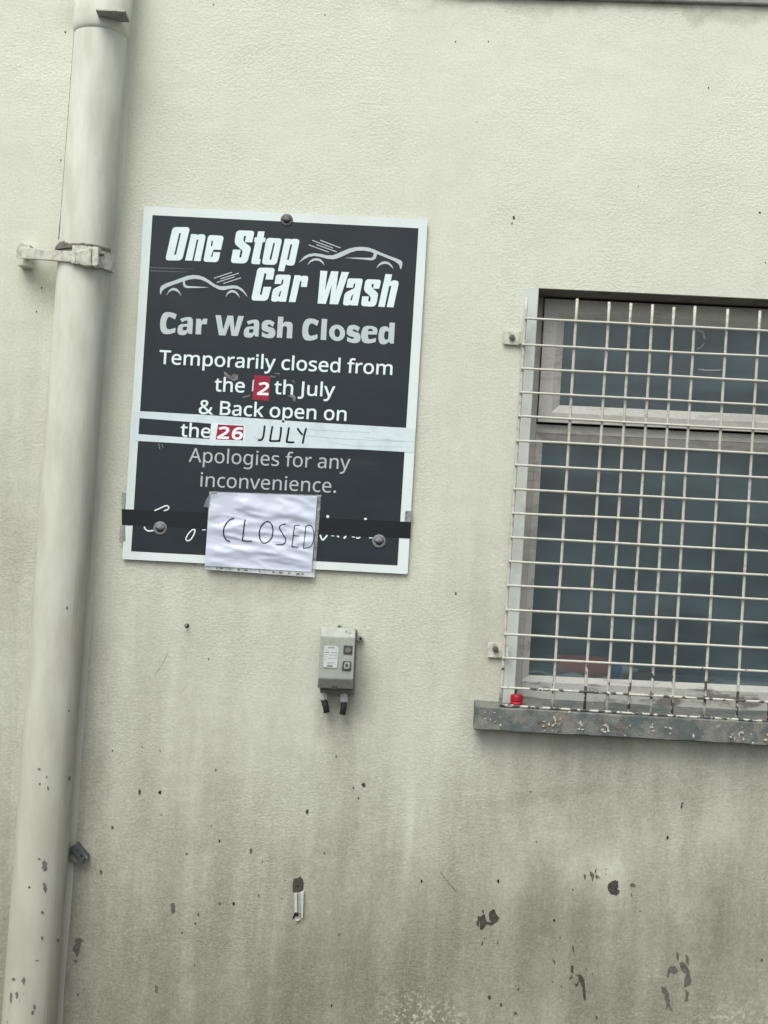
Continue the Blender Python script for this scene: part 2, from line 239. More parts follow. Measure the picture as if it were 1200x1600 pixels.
def blob(n, sx_, sz_, px, py, rx, ry, w, inner=0.0):
    c = at(px, py); k = ppm()
    dx = n.math('DIVIDE', n.math('SUBTRACT', sx_, c.x), rx*k)
    dz = n.math('DIVIDE', n.math('SUBTRACT', sz_, c.z), ry*k)
    d = n.math('SQRT', n.math('ADD', n.math('MULTIPLY', dx, dx), n.math('MULTIPLY', dz, dz)))
    return n.ramp(d, inner, 1.0, w, 0.0)
GLYPHS = '{"&":[1025,[[[389,-14],[321,-10],[260,4],[206,26],[160,57],[122,97],[96,144],[80,198],[74,261],[78,312],[89,358],[107,398],[132,433],[176,476],[228,516],[290,555],[261,589],[233,625],[207,662],[185,703],[172,748],[168,797],[172,846],[185,889],[207,926],[237,958],[275,983],[319,1001],[369,1012],[426,1015],[479,1012],[526,1001],[567,983],[603,959],[631,927],[652,891],[664,848],[668,800],[665,757],[654,718],[636,682],[611,650],[570,610],[522,573],[468,538],[738,277],[761,308],[781,341],[798,377],[812,416],[825,457],[836,500],[961,500],[945,442],[926,386],[905,333],[880,284],[851,239],[818,199],[1022,0],[856,0],[734,118],[688,81],[639,49],[587,22],[529,2],[463,-10]],[[392,611],[442,642],[481,672],[511,701],[530,731],[542,764],[546,800],[542,831],[531,859],[513,882],[488,900],[457,911],[422,915],[385,911],[353,901],[326,884],[305,861],[293,832],[289,798],[291,766],[300,735],[315,705],[336,676],[361,644]],[[394,95],[451,99],[502,108],[548,125],[588,146],[624,169],[655,195],[364,478],[317,448],[278,417],[246,387],[222,352],[208,312],[203,265],[209,217],[226,176],[255,141],[293,116],[340,100]]]],".":[375,[[[186,-20],[164,-17],[144,-10],[126,3],[112,21],[104,45],[101,76],[104,107],[112,131],[126,148],[144,160],[164,167],[186,169],[209,167],[230,160],[249,148],[263,131],[272,107],[275,76],[272,45],[263,21],[249,3],[230,-10],[209,-17]]]],"2":[801,[[[67,0],[67,102],[329,367],[457,501],[488,540],[514,579],[535,617],[550,656],[559,697],[562,741],[559,780],[549,814],[534,842],[513,866],[477,890],[434,904],[385,909],[339,906],[296,898],[257,884],[220,865],[182,841],[144,814],[78,896],[120,927],[165,955],[214,980],[267,999],[324,1010],[385,1014],[452,1010],[511,996],[562,974],[606,943],[642,905],[667,859],[683,807],[688,748],[684,697],[673,648],[655,602],[631,556],[601,511],[566,466],[525,421],[481,373],[431,324],[223,118],[223,112],[728,112],[728,0]]]],"6":[801,[[[417,-14],[356,-9],[298,7],[245,34],[197,71],[156,120],[123,179],[97,250],[82,333],[77,427],[79,499],[85,569],[96,639],[112,707],[135,770],[165,828],[202,881],[249,926],[304,964],[352,986],[407,1001],[468,1011],[535,1014],[600,1011],[622,1009],[642,1006],[658,1001],[658,896],[602,909],[538,913],[477,910],[423,899],[377,881],[337,857],[303,827],[275,793],[253,754],[235,711],[221,664],[211,614],[204,562],[200,508],[209,508],[233,539],[263,567],[298,592],[340,611],[389,622],[445,626],[507,621],[563,606],[612,582],[655,547],[690,503],[715,451],[730,391],[735,322],[730,248],[714,182],[687,125],[649,76],[602,36],[548,8],[486,-8]],[[416,90],[458,93],[496,104],[529,122],[559,146],[583,179],[600,219],[610,267],[613,322],[608,381],[592,432],[565,473],[538,498],[505,515],[465,526],[420,529],[378,526],[340,517],[305,502],[275,482],[250,459],[229,433],[214,404],[205,376],[202,346],[204,306],[212,266],[225,226],[244,189],[268,156],[297,128],[331,107],[371,94]]]],"A":[895,[[[0,0],[391,1004],[504,1004],[894,0],[763,0],[643,310],[246,310],[127,0]],[[289,422],[605,422],[493,724],[479,765],[460,826],[445,874],[423,789],[402,724]]]],"B":[910,[[[136,0],[136,1000],[422,1000],[510,997],[586,986],[651,969],[705,945],[747,912],[777,869],[795,816],[801,752],[796,697],[779,648],[752,606],[715,572],[667,547],[611,531],[611,524],[651,515],[689,503],[725,487],[756,467],[783,442],[805,412],[822,376],[831,333],[835,284],[829,220],[811,164],[782,115],[742,74],[691,42],[631,19],[564,5],[487,0]],[[262,574],[447,574],[524,579],[582,593],[623,616],[650,648],[666,688],[671,738],[667,776],[656,809],[638,836],[613,856],[566,876],[504,888],[427,892],[262,892]],[[262,106],[464,106],[525,110],[576,119],[617,136],[648,158],[677,196],[695,242],[700,294],[697,331],[687,365],[670,395],[646,421],[614,442],[571,457],[518,466],[454,469],[262,469]]]],"C":[885,[[[545,-14],[472,-10],[405,2],[344,21],[290,49],[242,84],[200,125],[165,173],[137,228],[108,310],[91,401],[85,501],[89,575],[99,644],[117,708],[141,768],[172,823],[209,871],[253,913],[304,949],[361,977],[423,998],[492,1010],[566,1014],[642,1010],[714,999],[780,981],[842,955],[791,849],[759,862],[725,875],[688,887],[649,896],[608,901],[564,903],[488,897],[421,876],[361,843],[311,796],[270,737],[242,668],[224,589],[218,500],[224,412],[240,333],[267,264],[305,205],[353,158],[412,124],[482,103],[563,97],[606,98],[648,102],[688,108],[727,116],[765,125],[803,136],[803,27],[765,14],[726,4],[687,-4],[645,-10],[597,-13]]]],"J":[382,[[[-6,-266],[-64,-261],[-109,-248],[-109,-141],[-62,-151],[-8,-155],[15,-154],[37,-149],[58,-141],[78,-130],[95,-113],[109,-92],[120,-66],[127,-33],[129,6],[129,1000],[255,1000],[255,15],[250,-52],[237,-110],[215,-158],[183,-197],[145,-228],[100,-249],[50,-262]]]],"T":[779,[[[326,0],[326,889],[14,889],[14,1000],[763,1000],[763,889],[452,889],[452,0]]]],"W":[1303,[[[282,0],[17,1000],[148,1000],[304,389],[333,265],[352,151],[373,270],[405,396],[581,1000],[711,1000],[895,392],[929,264],[950,151],[969,264],[999,391],[1153,1000],[1284,1000],[1018,0],[891,0],[696,655],[674,737],[655,809],[646,853],[631,775],[598,651],[409,0]]]],"a":[786,[[[301,-14],[252,-11],[208,-1],[167,16],[132,40],[102,71],[81,109],[69,155],[64,209],[70,262],[86,308],[114,348],[153,382],[203,409],[265,429],[339,442],[424,448],[552,452],[552,497],[547,553],[534,597],[511,627],[480,648],[442,660],[396,664],[358,662],[320,656],[284,646],[250,634],[216,621],[185,606],[147,699],[182,716],[221,731],[263,744],[309,755],[355,761],[403,763],[468,760],[523,748],[569,729],[606,703],[635,669],[656,625],[668,573],[672,511],[672,0],[583,0],[559,106],[553,106],[520,69],[486,39],[450,15],[410,-1],[360,-11]],[[329,85],[389,91],[442,109],[487,138],[515,168],[535,205],[546,249],[550,300],[550,367],[440,363],[356,355],[291,340],[246,318],[222,296],[205,271],[195,241],[192,207],[196,169],[209,138],[230,115],[258,99],[291,89]]]],"c":[672,[[[420,-14],[356,-9],[297,4],[243,27],[195,59],[154,101],[121,153],[97,215],[82,288],[77,371],[82,458],[98,533],[123,597],[158,649],[200,692],[249,724],[304,747],[364,760],[429,765],[466,763],[503,759],[539,753],[573,744],[601,735],[626,724],[588,622],[510,646],[481,652],[453,656],[426,657],[329,639],[260,586],[218,497],[204,373],[208,309],[218,253],[235,205],[258,165],[289,133],[325,110],[369,97],[419,92],[458,94],[494,98],[527,105],[558,114],[586,124],[613,136],[613,27],[587,15],[560,5],[530,-4],[498,-9],[461,-13]]]],"d":[861,[[[385,-14],[319,-8],[259,10],[207,41],[161,83],[124,138],[98,205],[82,283],[77,374],[82,465],[98,544],[125,611],[162,666],[208,709],[260,740],[320,759],[387,765],[441,761],[488,750],[529,732],[563,709],[593,683],[619,654],[627,654],[623,708],[619,765],[619,1064],[742,1064],[742,0],[643,0],[625,101],[619,101],[594,71],[564,44],[529,20],[488,1],[440,-10]],[[405,88],[460,92],[506,105],[544,125],[572,153],[593,190],[608,235],[617,288],[620,350],[620,373],[615,459],[600,530],[574,588],[546,620],[508,644],[461,658],[403,662],[357,658],[316,643],[282,618],[254,583],[232,540],[217,491],[208,434],[204,371],[208,308],[217,252],[232,203],[254,162],[282,130],[317,107],[358,93]]]],"e":[790,[[[438,-14],[370,-9],[307,5],[250,29],[199,63],[157,106],[123,159],[97,221],[82,291],[77,370],[82,448],[95,519],[118,581],[150,636],[188,681],[235,717],[287,744],[345,759],[409,765],[470,760],[526,746],[575,723],[618,691],[653,651],[681,604],[702,551],[714,491],[718,426],[718,352],[204,352],[210,292],[222,239],[242,195],[270,158],[304,128],[344,108],[391,95],[444,91],[490,93],[532,97],[571,104],[608,115],[646,127],[685,143],[685,35],[647,20],[609,7],[571,-2],[532,-9],[487,-13]],[[207,450],[590,450],[585,509],[570,561],[546,604],[520,630],[489,649],[451,660],[408,664],[366,660],[329,650],[296,632],[268,607],[239,564],[218,512]]]],"f":[482,[[[153,0],[153,655],[21,655],[21,713],[153,755],[153,798],[157,866],[169,923],[189,971],[217,1008],[252,1036],[294,1055],[342,1067],[396,1071],[425,1071],[453,1068],[478,1064],[542,1046],[510,950],[458,964],[438,967],[418,970],[398,971],[360,966],[330,952],[306,929],[289,897],[279,853],[276,800],[276,751],[465,751],[465,655],[276,655],[276,0]]]],"g":[861,[[[406,-336],[303,-331],[213,-315],[136,-289],[136,-175],[195,-201],[261,-219],[333,-230],[413,-234],[459,-230],[499,-220],[535,-202],[565,-177],[589,-146],[607,-110],[617,-69],[620,-22],[620,7],[622,55],[625,99],[619,99],[576,50],[523,14],[460,-7],[387,-14],[318,-8],[257,12],[204,44],[159,88],[123,144],[98,211],[82,287],[77,374],[82,459],[98,535],[123,601],[159,659],[204,705],[256,738],[317,758],[385,765],[433,762],[478,752],[519,737],[557,715],[590,686],[620,651],[627,651],[644,751],[742,751],[742,-13],[737,-88],[722,-154],[696,-209],[660,-255],[614,-290],[556,-316],[487,-331]],[[405,87],[458,91],[503,102],[540,121],[570,148],[593,183],[609,227],[619,281],[622,345],[622,374],[619,446],[609,506],[592,556],[569,595],[538,624],[500,644],[455,657],[402,661],[358,656],[319,642],[285,619],[256,586],[234,545],[217,495],[208,438],[204,373],[208,307],[217,250],[233,201],[256,160],[284,128],[318,105],[359,91]]]],"h":[866,[[[119,0],[119,1064],[242,1064],[242,752],[242,716],[239,681],[235,647],[244,647],[271,682],[304,711],[342,734],[385,750],[430,760],[478,763],[542,759],[598,747],[645,727],[683,698],[713,661],[735,613],[748,556],[752,489],[752,0],[630,0],[630,480],[620,559],[588,616],[536,650],[462,661],[404,657],[356,643],[318,621],[289,590],[263,536],[248,469],[242,388],[242,0]]]],"i":[361,[[[182,875],[163,878],[145,884],[130,895],[119,910],[112,930],[109,954],[112,978],[119,998],[130,1013],[145,1024],[163,1030],[182,1032],[200,1030],[217,1024],[232,1013],[244,998],[251,978],[254,954],[251,930],[244,910],[232,895],[217,884],[200,878]],[[119,0],[119,751],[242,751],[242,0]]]],"k":[748,[[[119,0],[119,1064],[241,1064],[241,508],[239,450],[235,387],[241,387],[266,419],[300,461],[331,497],[570,751],[714,751],[410,430],[735,0],[587,0],[326,350],[241,276],[241,0]]]],"l":[361,[[[119,0],[119,1064],[242,1064],[242,0]]]],"m":[1310,[[[119,0],[119,751],[218,751],[237,648],[244,648],[270,684],[301,714],[338,736],[379,752],[421,762],[465,765],[546,757],[611,733],[660,694],[695,639],[702,639],[730,678],[764,710],[805,734],[849,751],[895,761],[943,765],[1002,761],[1054,748],[1098,728],[1133,700],[1161,662],[1180,614],[1192,557],[1196,489],[1196,0],[1074,0],[1074,483],[1065,561],[1036,617],[988,650],[922,661],[871,657],[828,645],[793,626],[765,598],[739,550],[724,488],[718,415],[718,0],[597,0],[597,483],[587,561],[558,617],[510,650],[443,661],[390,657],[347,644],[312,622],[286,591],[262,538],[247,470],[242,389],[242,0]]]],"n":[866,[[[119,0],[119,751],[218,751],[237,648],[244,648],[271,684],[305,714],[345,736],[388,752],[434,762],[480,765],[544,761],[598,748],[645,728],[683,700],[713,662],[735,614],[748,557],[752,489],[752,0],[630,0],[630,480],[620,559],[588,616],[536,650],[462,661],[405,657],[357,644],[319,622],[290,591],[269,552],[254,506],[245,451],[242,389],[242,0]]]],"o":[847,[[[422,-14],[358,-9],[299,6],[244,32],[196,67],[155,111],[122,165],[97,227],[82,298],[77,377],[83,465],[100,542],[130,608],[171,664],[222,708],[282,739],[349,758],[426,765],[491,760],[551,744],[606,719],[654,684],[694,640],[728,588],[752,526],[767,456],[772,377],[766,289],[748,211],[719,145],[677,88],[626,44],[566,12],[498,-8]],[[424,88],[477,93],[523,108],[561,132],[591,166],[614,208],[631,258],[641,314],[644,377],[641,440],[631,495],[614,544],[591,585],[561,619],[522,642],[477,656],[423,661],[369,656],[324,642],[286,619],[256,585],[234,544],[217,495],[208,440],[204,377],[208,314],[218,258],[234,208],[257,166],[287,132],[325,108],[371,93]]]],"p":[861,[[[119,-336],[119,751],[220,751],[237,648],[242,648],[267,679],[296,707],[331,731],[371,750],[420,761],[476,765],[542,759],[601,741],[654,710],[700,668],[737,614],[763,547],[779,468],[784,377],[779,287],[763,208],[737,141],[700,85],[654,42],[601,11],[541,-8],[475,-14],[420,-10],[372,1],[331,19],[296,42],[266,67],[242,95],[234,95],[239,35],[242,-28],[242,-336]],[[457,88],[500,92],[537,105],[569,126],[596,154],[618,189],[635,229],[647,275],[654,324],[657,378],[654,439],[644,494],[629,542],[607,584],[579,618],[544,642],[502,656],[454,661],[401,657],[356,645],[320,625],[292,597],[266,546],[249,481],[242,401],[242,377],[247,291],[263,220],[288,163],[315,130],[353,107],[400,93]]]],"r":[578,[[[119,0],[119,751],[220,751],[234,613],[239,613],[266,653],[297,688],[333,720],[374,745],[419,760],[469,765],[515,763],[557,756],[542,643],[502,650],[461,653],[423,649],[387,639],[353,621],[322,597],[295,568],[272,533],[256,493],[246,449],[242,401],[242,0]]]],"s":[671,[[[308,-14],[258,-13],[213,-8],[173,-1],[137,8],[103,20],[73,34],[73,146],[105,131],[141,117],[181,104],[224,94],[267,88],[311,85],[368,89],[413,99],[447,116],[470,138],[484,165],[489,196],[487,214],[482,231],[473,246],[460,261],[442,276],[418,291],[388,307],[350,324],[304,342],[258,360],[216,379],[179,398],[147,418],[121,440],[99,465],[84,494],[75,527],[71,566],[76,611],[91,650],[115,684],[149,713],[191,736],[239,752],[293,761],[353,765],[398,763],[440,759],[481,751],[520,741],[557,729],[592,714],[550,616],[518,629],[485,640],[451,650],[416,658],[381,662],[345,664],[298,661],[260,653],[229,639],[207,621],[194,599],[189,573],[191,553],[197,536],[207,520],[222,506],[242,492],[268,478],[300,464],[338,447],[382,430],[428,412],[468,394],[504,375],[535,354],[561,332],[581,307],[596,278],[605,245],[608,207],[603,156],[588,111],[562,73],[527,42],[482,18],[431,0],[373,-11]]]],"t":[506,[[[349,-14],[311,-12],[274,-5],[240,6],[209,23],[182,47],[160,77],[143,115],[132,162],[129,218],[129,655],[22,655],[22,714],[130,763],[179,923],[252,923],[252,751],[469,751],[469,655],[252,655],[252,221],[256,180],[267,146],[285,120],[309,101],[337,90],[370,87],[427,92],[475,102],[475,8],[460,2],[441,-3],[419,-8],[395,-11],[371,-13]]]],"u":[866,[[[384,-14],[320,-10],[265,2],[218,23],[179,51],[149,89],[128,136],[115,193],[111,259],[111,751],[235,751],[235,268],[246,189],[277,133],[329,99],[402,88],[460,93],[508,106],[546,128],[575,158],[596,197],[611,244],[620,298],[623,360],[623,751],[746,751],[746,0],[646,0],[627,99],[622,99],[594,64],[561,35],[521,13],[477,-2],[431,-11]]]],"v":[711,[[[284,0],[0,751],[132,751],[291,308],[315,239],[338,167],[352,109],[357,109],[373,168],[397,241],[420,308],[580,751],[711,751],[426,0]]]],"y":[714,[[[118,-336],[59,-333],[15,-325],[15,-227],[53,-232],[98,-235],[138,-231],[173,-219],[202,-199],[226,-172],[247,-140],[265,-102],[304,-3],[1,751],[133,751],[296,324],[333,216],[344,183],[352,150],[359,119],[364,119],[390,211],[429,325],[581,751],[714,751],[391,-104],[362,-170],[328,-226],[289,-273],[255,-301],[215,-320],[169,-332]]]]," ":[364,[]]}'

# ---- render of the wall: cream roughcast, splash dirt and runoff stains low down
def wall_material():
    n = N('cream_roughcast')
    sx = n.n('ShaderNodeSeparateXYZ'); n.l(n.tc, sx.inputs[0]); X, Z = sx.outputs[0], sx.outputs[2]
    wob = n.noise(5, 4, 0.6); streak = n.noise(9, 4, 0.6, n.map((1.6, 1.6, 0.22)))
    fine = n.noise(230, 3, 0.6); big = n.noise(1.7, 4, 0.6)
    c = n.mix(n.ramp(big, 0.3, 0.7), (0.680, 0.712, 0.606), (0.655, 0.680, 0.570))
    c = n.mix(n.ramp(n.noise(14, 5, 0.65), 0.45, 0.75, 0, 0.35), c, (0.60, 0.625, 0.53))
    # grime, plus shade painted beside the pipe and below the capping: (px, py, rx, ry, weight)
    S_ = [(960, 1225, 330, 110, 0.45), (860, 1245, 150, 22, 0.22), (610, 1570, 190, 210, 0.66), (470, 1540, 120, 150, 0.15),
          (860, 1470, 170, 150, 0.50), (1150, 1440, 150, 140, 0.46), (300, 1540, 260, 190, 0.18), (700, 1400, 90, 130, 0.25),
          (30, 1580, 170, 260, 0.2), (1190, 1250, 170, 140, 0.25), (115, 1250, 60, 420, 0.20), (1000, 1560, 320, 90, 0.2),
          (540, 1110, 60, 110, 0.30), (230, 1130, 250, 300, 0.12), (1000, 12, 500, 26, 0.25), (150, 20, 110, 60, 0.3),
          (80, 430, 60, 60, 0.25), (420, 915, 190, 40, 0.18), (740, 1000, 70, 260, 0.12), (540, 1270, 130, 200, 0.15), (30, 900, 110, 480, 0.22), (600, 1600, 700, 130, 0.28), (300, 1590, 220, 120, 0.18)]
    wx = n.math('ADD', X, n.math('MULTIPLY', n.math('SUBTRACT', n.noise(3.5, 4, 0.6), 0.5), 0.30))
    wz = n.math('ADD', Z, n.math('MULTIPLY', n.math('SUBTRACT', n.noise(4.1, 4, 0.6, n.map((1, 1, 0.5), (5, 3, 1))), 0.5), 0.34))
    g = None
    for s in S_:
        b = blob(n, wx, wz, *s); g = b if g is None else n.math('ADD', g, b)
    g = n.math('MULTIPLY', g, 1.9)
    low = n.math('ADD', n.ramp(Z, 0.15, 2.75, 0.52, 0.0, False), n.ramp(Z, 0.22, 1.10, 1.75, 0.0))
    g = n.math('ADD', g, low)
    lite = None
    for s in [(930, 1360, 90, 60, 0.30), (595, 1480, 26, 150, 0.32), (745, 1500, 45, 120, 0.25), (1060, 1540, 70, 60, 0.12), (640, 1300, 14, 130, 0.15)]:
        b = blob(n, X, Z, *s); lite = b if lite is None else n.math('ADD', lite, b)
    mod = n.math('ADD', n.ramp(wob, 0.25, 0.75, 0.55, 0.85), n.ramp(streak, 0.32, 0.68, -0.06, 0.36))
    g = n.math('SUBTRACT', n.math('MULTIPLY', g, mod), n.math('MULTIPLY', lite, 1.6))
    g = n.math('MULTIPLY', n.math('MAXIMUM', g, 0.0), n.math('ADD', n.ramp(n.noise(40, 5, 0.7), 0.3, 0.7, 0.45, 0.75), n.ramp(n.noise(130, 4, 0.7), 0.3, 0.7, 0.15, 0.75)))
    g = n.math('MULTIPLY', n.math('DIVIDE', g, n.math('ADD', g, 1.0)), 1.18)
    c = n.mix(g, c, (0.136, 0.130, 0.093))
    fl = n.ramp(n.noise(72, 3, 0.6, n.map((0.55, 1, 1.3))), 0.29, 0.22, 0, 1)
    c = n.mix(n.math('MULTIPLY', fl, 0.35), c, (0.25, 0.25, 0.21))
    c = n.mix(n.ramp(fine, 0.35, 0.72, 0, 0.26), c, (0.36, 0.355, 0.30))
    c = n.mix(n.ramp(n.noise(95, 4, 0.65), 0.5, 0.75, 0, 0.22), c, (0.40, 0.39, 0.33))
    eff = n.math('MULTIPLY', n.math('ADD', blob(n, wx, wz, 670, 1590, 120, 75, 1.0), blob(n, wx, wz, 1150, 1600, 120, 60, 0.8)), n.ramp(n.noise(70, 4, 0.7), 0.50, 0.60))
    c = n.mix(n.math('MINIMUM', n.math('MULTIPLY', eff, 0.55), 0.6), c, (0.66, 0.66, 0.58))
    # tiny pits, denser low down
    v = n.voro(34, n.map((1, 1, 0.8))); vs = n.voro(34, n.map((1, 1, 0.8)), out='Color')
    sel = n.n('ShaderNodeSeparateColor'); n.l(vs, sel.inputs[0])
    keep = n.math('GREATER_THAN', sel.outputs[0], n.ramp(Z, 0.2, 2.6, 0.90, 0.985))
    size = n.math('MULTIPLY', sel.outputs[1], 0.11)
    pit = n.math('MULTIPLY', keep, n.math('LESS_THAN', n.math('ADD', v, n.math('MULTIPLY', n.math('SUBTRACT', fine, 0.5), 0.12)), size))
    c = n.mix(n.math('MULTIPLY', pit, 0.85), c, (0.07, 0.068, 0.06))
    # relief: grain of the roughcast, trowel wrinkles, slow undulation
    rough_zone = n.ramp(n.noise(2.6, 3, 0.5), 0.38, 0.62, 0.3, 1.25)
    gr = n.noise(125, 3, 0.6, n.map((0.8, 1, 1.15)))
    wr = n.noise(48, 3, 0.55, n.map((0.75, 1, 1.15)))
    h = n.math('ADD', n.ramp(gr, 0.38, 0.66, 0, 1), n.math('MULTIPLY', wr, 0.5))
    h = n.math('SUBTRACT', h, n.math('MULTIPLY', fl, 0.9))
    h = n.math('ADD', h, n.math('MULTIPLY', n.noise(260, 2, 0.6), 0.5))
    h = n.math('MULTIPLY', h, rough_zone)
    h = n.math('SUBTRACT', h, n.math('MULTIPLY', pit, 1.5))
    b0 = n.bump(n.noise(4, 3, 0.5), 0.35, 0.02)
    b1 = n.bump(h, 0.27, 0.0022, b0)
    return n.fin(c, 0.92, b1, 0.2)
M = {}
M['wall'] = wall_material()
M['band'] = painted('smooth_margin_render', (0.56, 0.60, 0.56), 0.8, 0.06, 12, 0.3, dirt=(0.46, 0.485, 0.44), spec=0.2)

def pipe_material():
    n = N('painted_cast_iron')
    sx = n.n('ShaderNodeSeparateXYZ'); n.l(n.tc, sx.inputs[0]); Z = sx.outputs[2]
    a = n.noise(9, 5, 0.6, n.map((2, 2, 0.5)))
    c = n.mix(n.ramp(a, 0.35, 0.7), (0.65, 0.68, 0.59), (0.53, 0.545, 0.46))
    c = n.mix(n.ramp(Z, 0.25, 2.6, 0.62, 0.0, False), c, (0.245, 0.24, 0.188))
    ch = n.noise(26, 5, 0.6, n.map((1.3, 1.3, 0.5)))
    low = n.ramp(Z, 0.10, 0.55, 0.56, 0.82)
    chip = n.ramp(n.math('SUBTRACT', ch, low), -0.03, 0.0)
    c = n.mix(chip, c, (0.19, 0.188, 0.165))
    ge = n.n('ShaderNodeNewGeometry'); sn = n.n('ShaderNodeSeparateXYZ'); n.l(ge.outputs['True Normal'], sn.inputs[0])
    side_shade = n.math('MULTIPLY', n.ramp(sn.outputs[0], 0.62, 0.90), n.math('MULTIPLY', n.ramp(n.noise(7, 4, 0.6, n.map((2.5, 2.5, 0.35))), 0.25, 0.65, 0.2, 0.62), n.ramp(Z, 1.4, 2.8, 1.0, 0.2)))  # right-facing side darkened: shade painted into the colour, broken by dirty streaks
    c = n.mix(side_shade, c, (0.20, 0.185, 0.145))
    v = n.voro(30); vc = n.voro(30, out='Color'); se = n.n('ShaderNodeSeparateColor'); n.l(vc, se.inputs[0])
    keep = n.math('GREATER_THAN', se.outputs[0], n.ramp(Z, 0.2, 1.6, 0.86, 0.985))
    pit = n.math('MULTIPLY', keep, n.math('LESS_THAN', v, n.math('MULTIPLY', se.outputs[1], 0.10)))
    c = n.mix(pit, c, (0.05, 0.05, 0.045))
    h = n.math('SUBTRACT', n.math('ADD', n.noise(60, 4, 0.6), n.math('MULTIPLY', n.noise(12, 3, 0.5), 2.0)), n.math('MULTIPLY', chip, 1.0))
    return n.fin(c, 0.62, n.bump(h, 0.3, 0.0014), 0.3)
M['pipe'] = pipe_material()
M['strap'] = painted('flaking_cream_paint_on_iron', (0.60, 0.62, 0.53), 0.7, 0.15, 55, 0.9, dirt=(0.36, 0.36, 0.30), dist=0.002)
M['crust'] = painted('old_crusted_mortar', (0.16, 0.155, 0.13), 0.95, 0.25, 60, 0.9, spec=0.1)
M['iron'] = painted('bare_grey_iron', (0.15, 0.145, 0.135), 0.55, 0.2, 60, 0.4)
M['zinc'] = painted('dull_zinc', (0.30, 0.31, 0.31), 0.45, 0.15, 80, 0.3, metal=0.5)
M['black'] = painted('black_gap', (0.012, 0.012, 0.012), 0.8, 0.1, 40, 0.1)

def board_white():
    n = N('white_sign_board')
    a = n.noise(7, 5, 0.6, n.map((1, 1, 0.4)))
    c = n.mix(n.ramp(a, 0.45, 0.75, 0, 0.5), (0.655, 0.74, 0.72), (0.56, 0.625, 0.60))
    c = n.mix(n.ramp(n.noise(90, 3), 0.62, 0.75, 0, 0.35), c, (0.42, 0.43, 0.40))
    return n.fin(c, 0.35, n.bump(n.noise(4, 2), 0.2, 0.004), 0.4)
M['white'] = board_white()
def print_dark():
    n = N('charcoal_print')
    a = n.noise(5, 5, 0.65); s = n.noise(20, 4, 0.6, n.map((0.3, 1, 2.2)))
    c = n.mix(n.ramp(a, 0.35, 0.7), (0.0165, 0.0245, 0.0300), (0.0215, 0.0305, 0.036))
    c = n.mix(n.ramp(s, 0.6, 0.8, 0, 0.35), c, (0.045, 0.052, 0.055))
    return n.fin(c, n.ramp(s, 0.3, 0.7, 0.3, 0.45), n.bump(n.noise(4, 2), 0.2, 0.004), 0.3)
M['charcoal'] = print_dark()
M['ink_white'] = painted('white_lettering', (0.68, 0.80, 0.80), 0.4, 0.02, 25, 0.02, dirt=(0.63, 0.75, 0.75))
M['ink_grey'] = painted('silver_grey_lettering', (0.47, 0.545, 0.55), 0.4, 0.03, 25, 0.02)
M['ink_pale'] = painted('pale_grey_lettering', (0.41, 0.475, 0.475), 0.4, 0.03, 25, 0.02)
M['tape_white'] = painted('white_tape', (0.60, 0.70, 0.72), 0.3, 0.03, 18, 0.1, dirt=(0.50, 0.59, 0.615))
M['tape_black'] = painted('black_tape', (0.0095, 0.0125, 0.0145), 0.35, 0.1, 18, 0.15)
M['crease'] = painted('tape_crease', (0.43, 0.51, 0.525), 0.3, 0.05, 18, 0.1)
M['lintel'] = painted('shaded_grimy_lining', (0.16, 0.15, 0.13), 0.8, 0.1, 18, 0.3)  # dark tone paints in the unlit soffit along with its grime
M['flake'] = painted('flaking_white_paint', (0.50, 0.49, 0.42), 0.7, 0.1, 60, 0.4)
M['rust'] = painted('rust_stain', (0.205, 0.135, 0.10), 0.9, 0.15, 60, 0.4)
M['red'] = painted('red_sticker', (0.29, 0.017, 0.045), 0.4, 0.06, 30, 0.05)
M['digit'] = painted('white_sticker_digit', (0.84, 0.84, 0.85), 0.4, 0.02, 25, 0.02)
M['marker'] = painted('black_marker_ink', (0.006, 0.007, 0.012), 0.5, 0.1, 25, 0.02)
M['pen'] = painted('dark_pen_ink', (0.008, 0.012, 0.028), 0.5, 0.1, 25, 0.02)
def paper_m():
    n = N('crumpled_paper')
    c = n.mix(n.noise(6, 3), (0.515, 0.565, 0.675), (0.545, 0.595, 0.70))
    n.b.inputs['Coat Weight'].default_value = 0.6; n.b.inputs['Coat Roughness'].default_value = 0.12
    return n.fin(c, 0.6, None, 0.3)
M['paper'] = paper_m()
def clear_m(name, col, alpha, rough=0.15):
    n = N(name)
    a = n.ramp(n.noise(40, 4, 0.6), 0.35, 0.7, alpha*0.6, min(1, alpha*1.35))
    n.set(n.b.inputs['Alpha'], a)
    return n.fin(col, rough, n.bump(n.noise(60, 3), 0.3, 0.001), 0.5)
M['film'] = clear_m('clear_plastic_film', (0.62, 0.65, 0.66), 0.22)
M['film_grey'] = clear_m('aged_clear_tape', (0.30, 0.31, 0.30), 0.55, 0.3)
M['washer_clear'] = painted('frosted_plastic_washer', (0.19, 0.21, 0.21), 0.4, 0.08, 60, 0.2)
M['washer_grey'] = painted('grey_plastic_washer', (0.12, 0.125, 0.122), 0.45, 0.12, 60, 0.2)
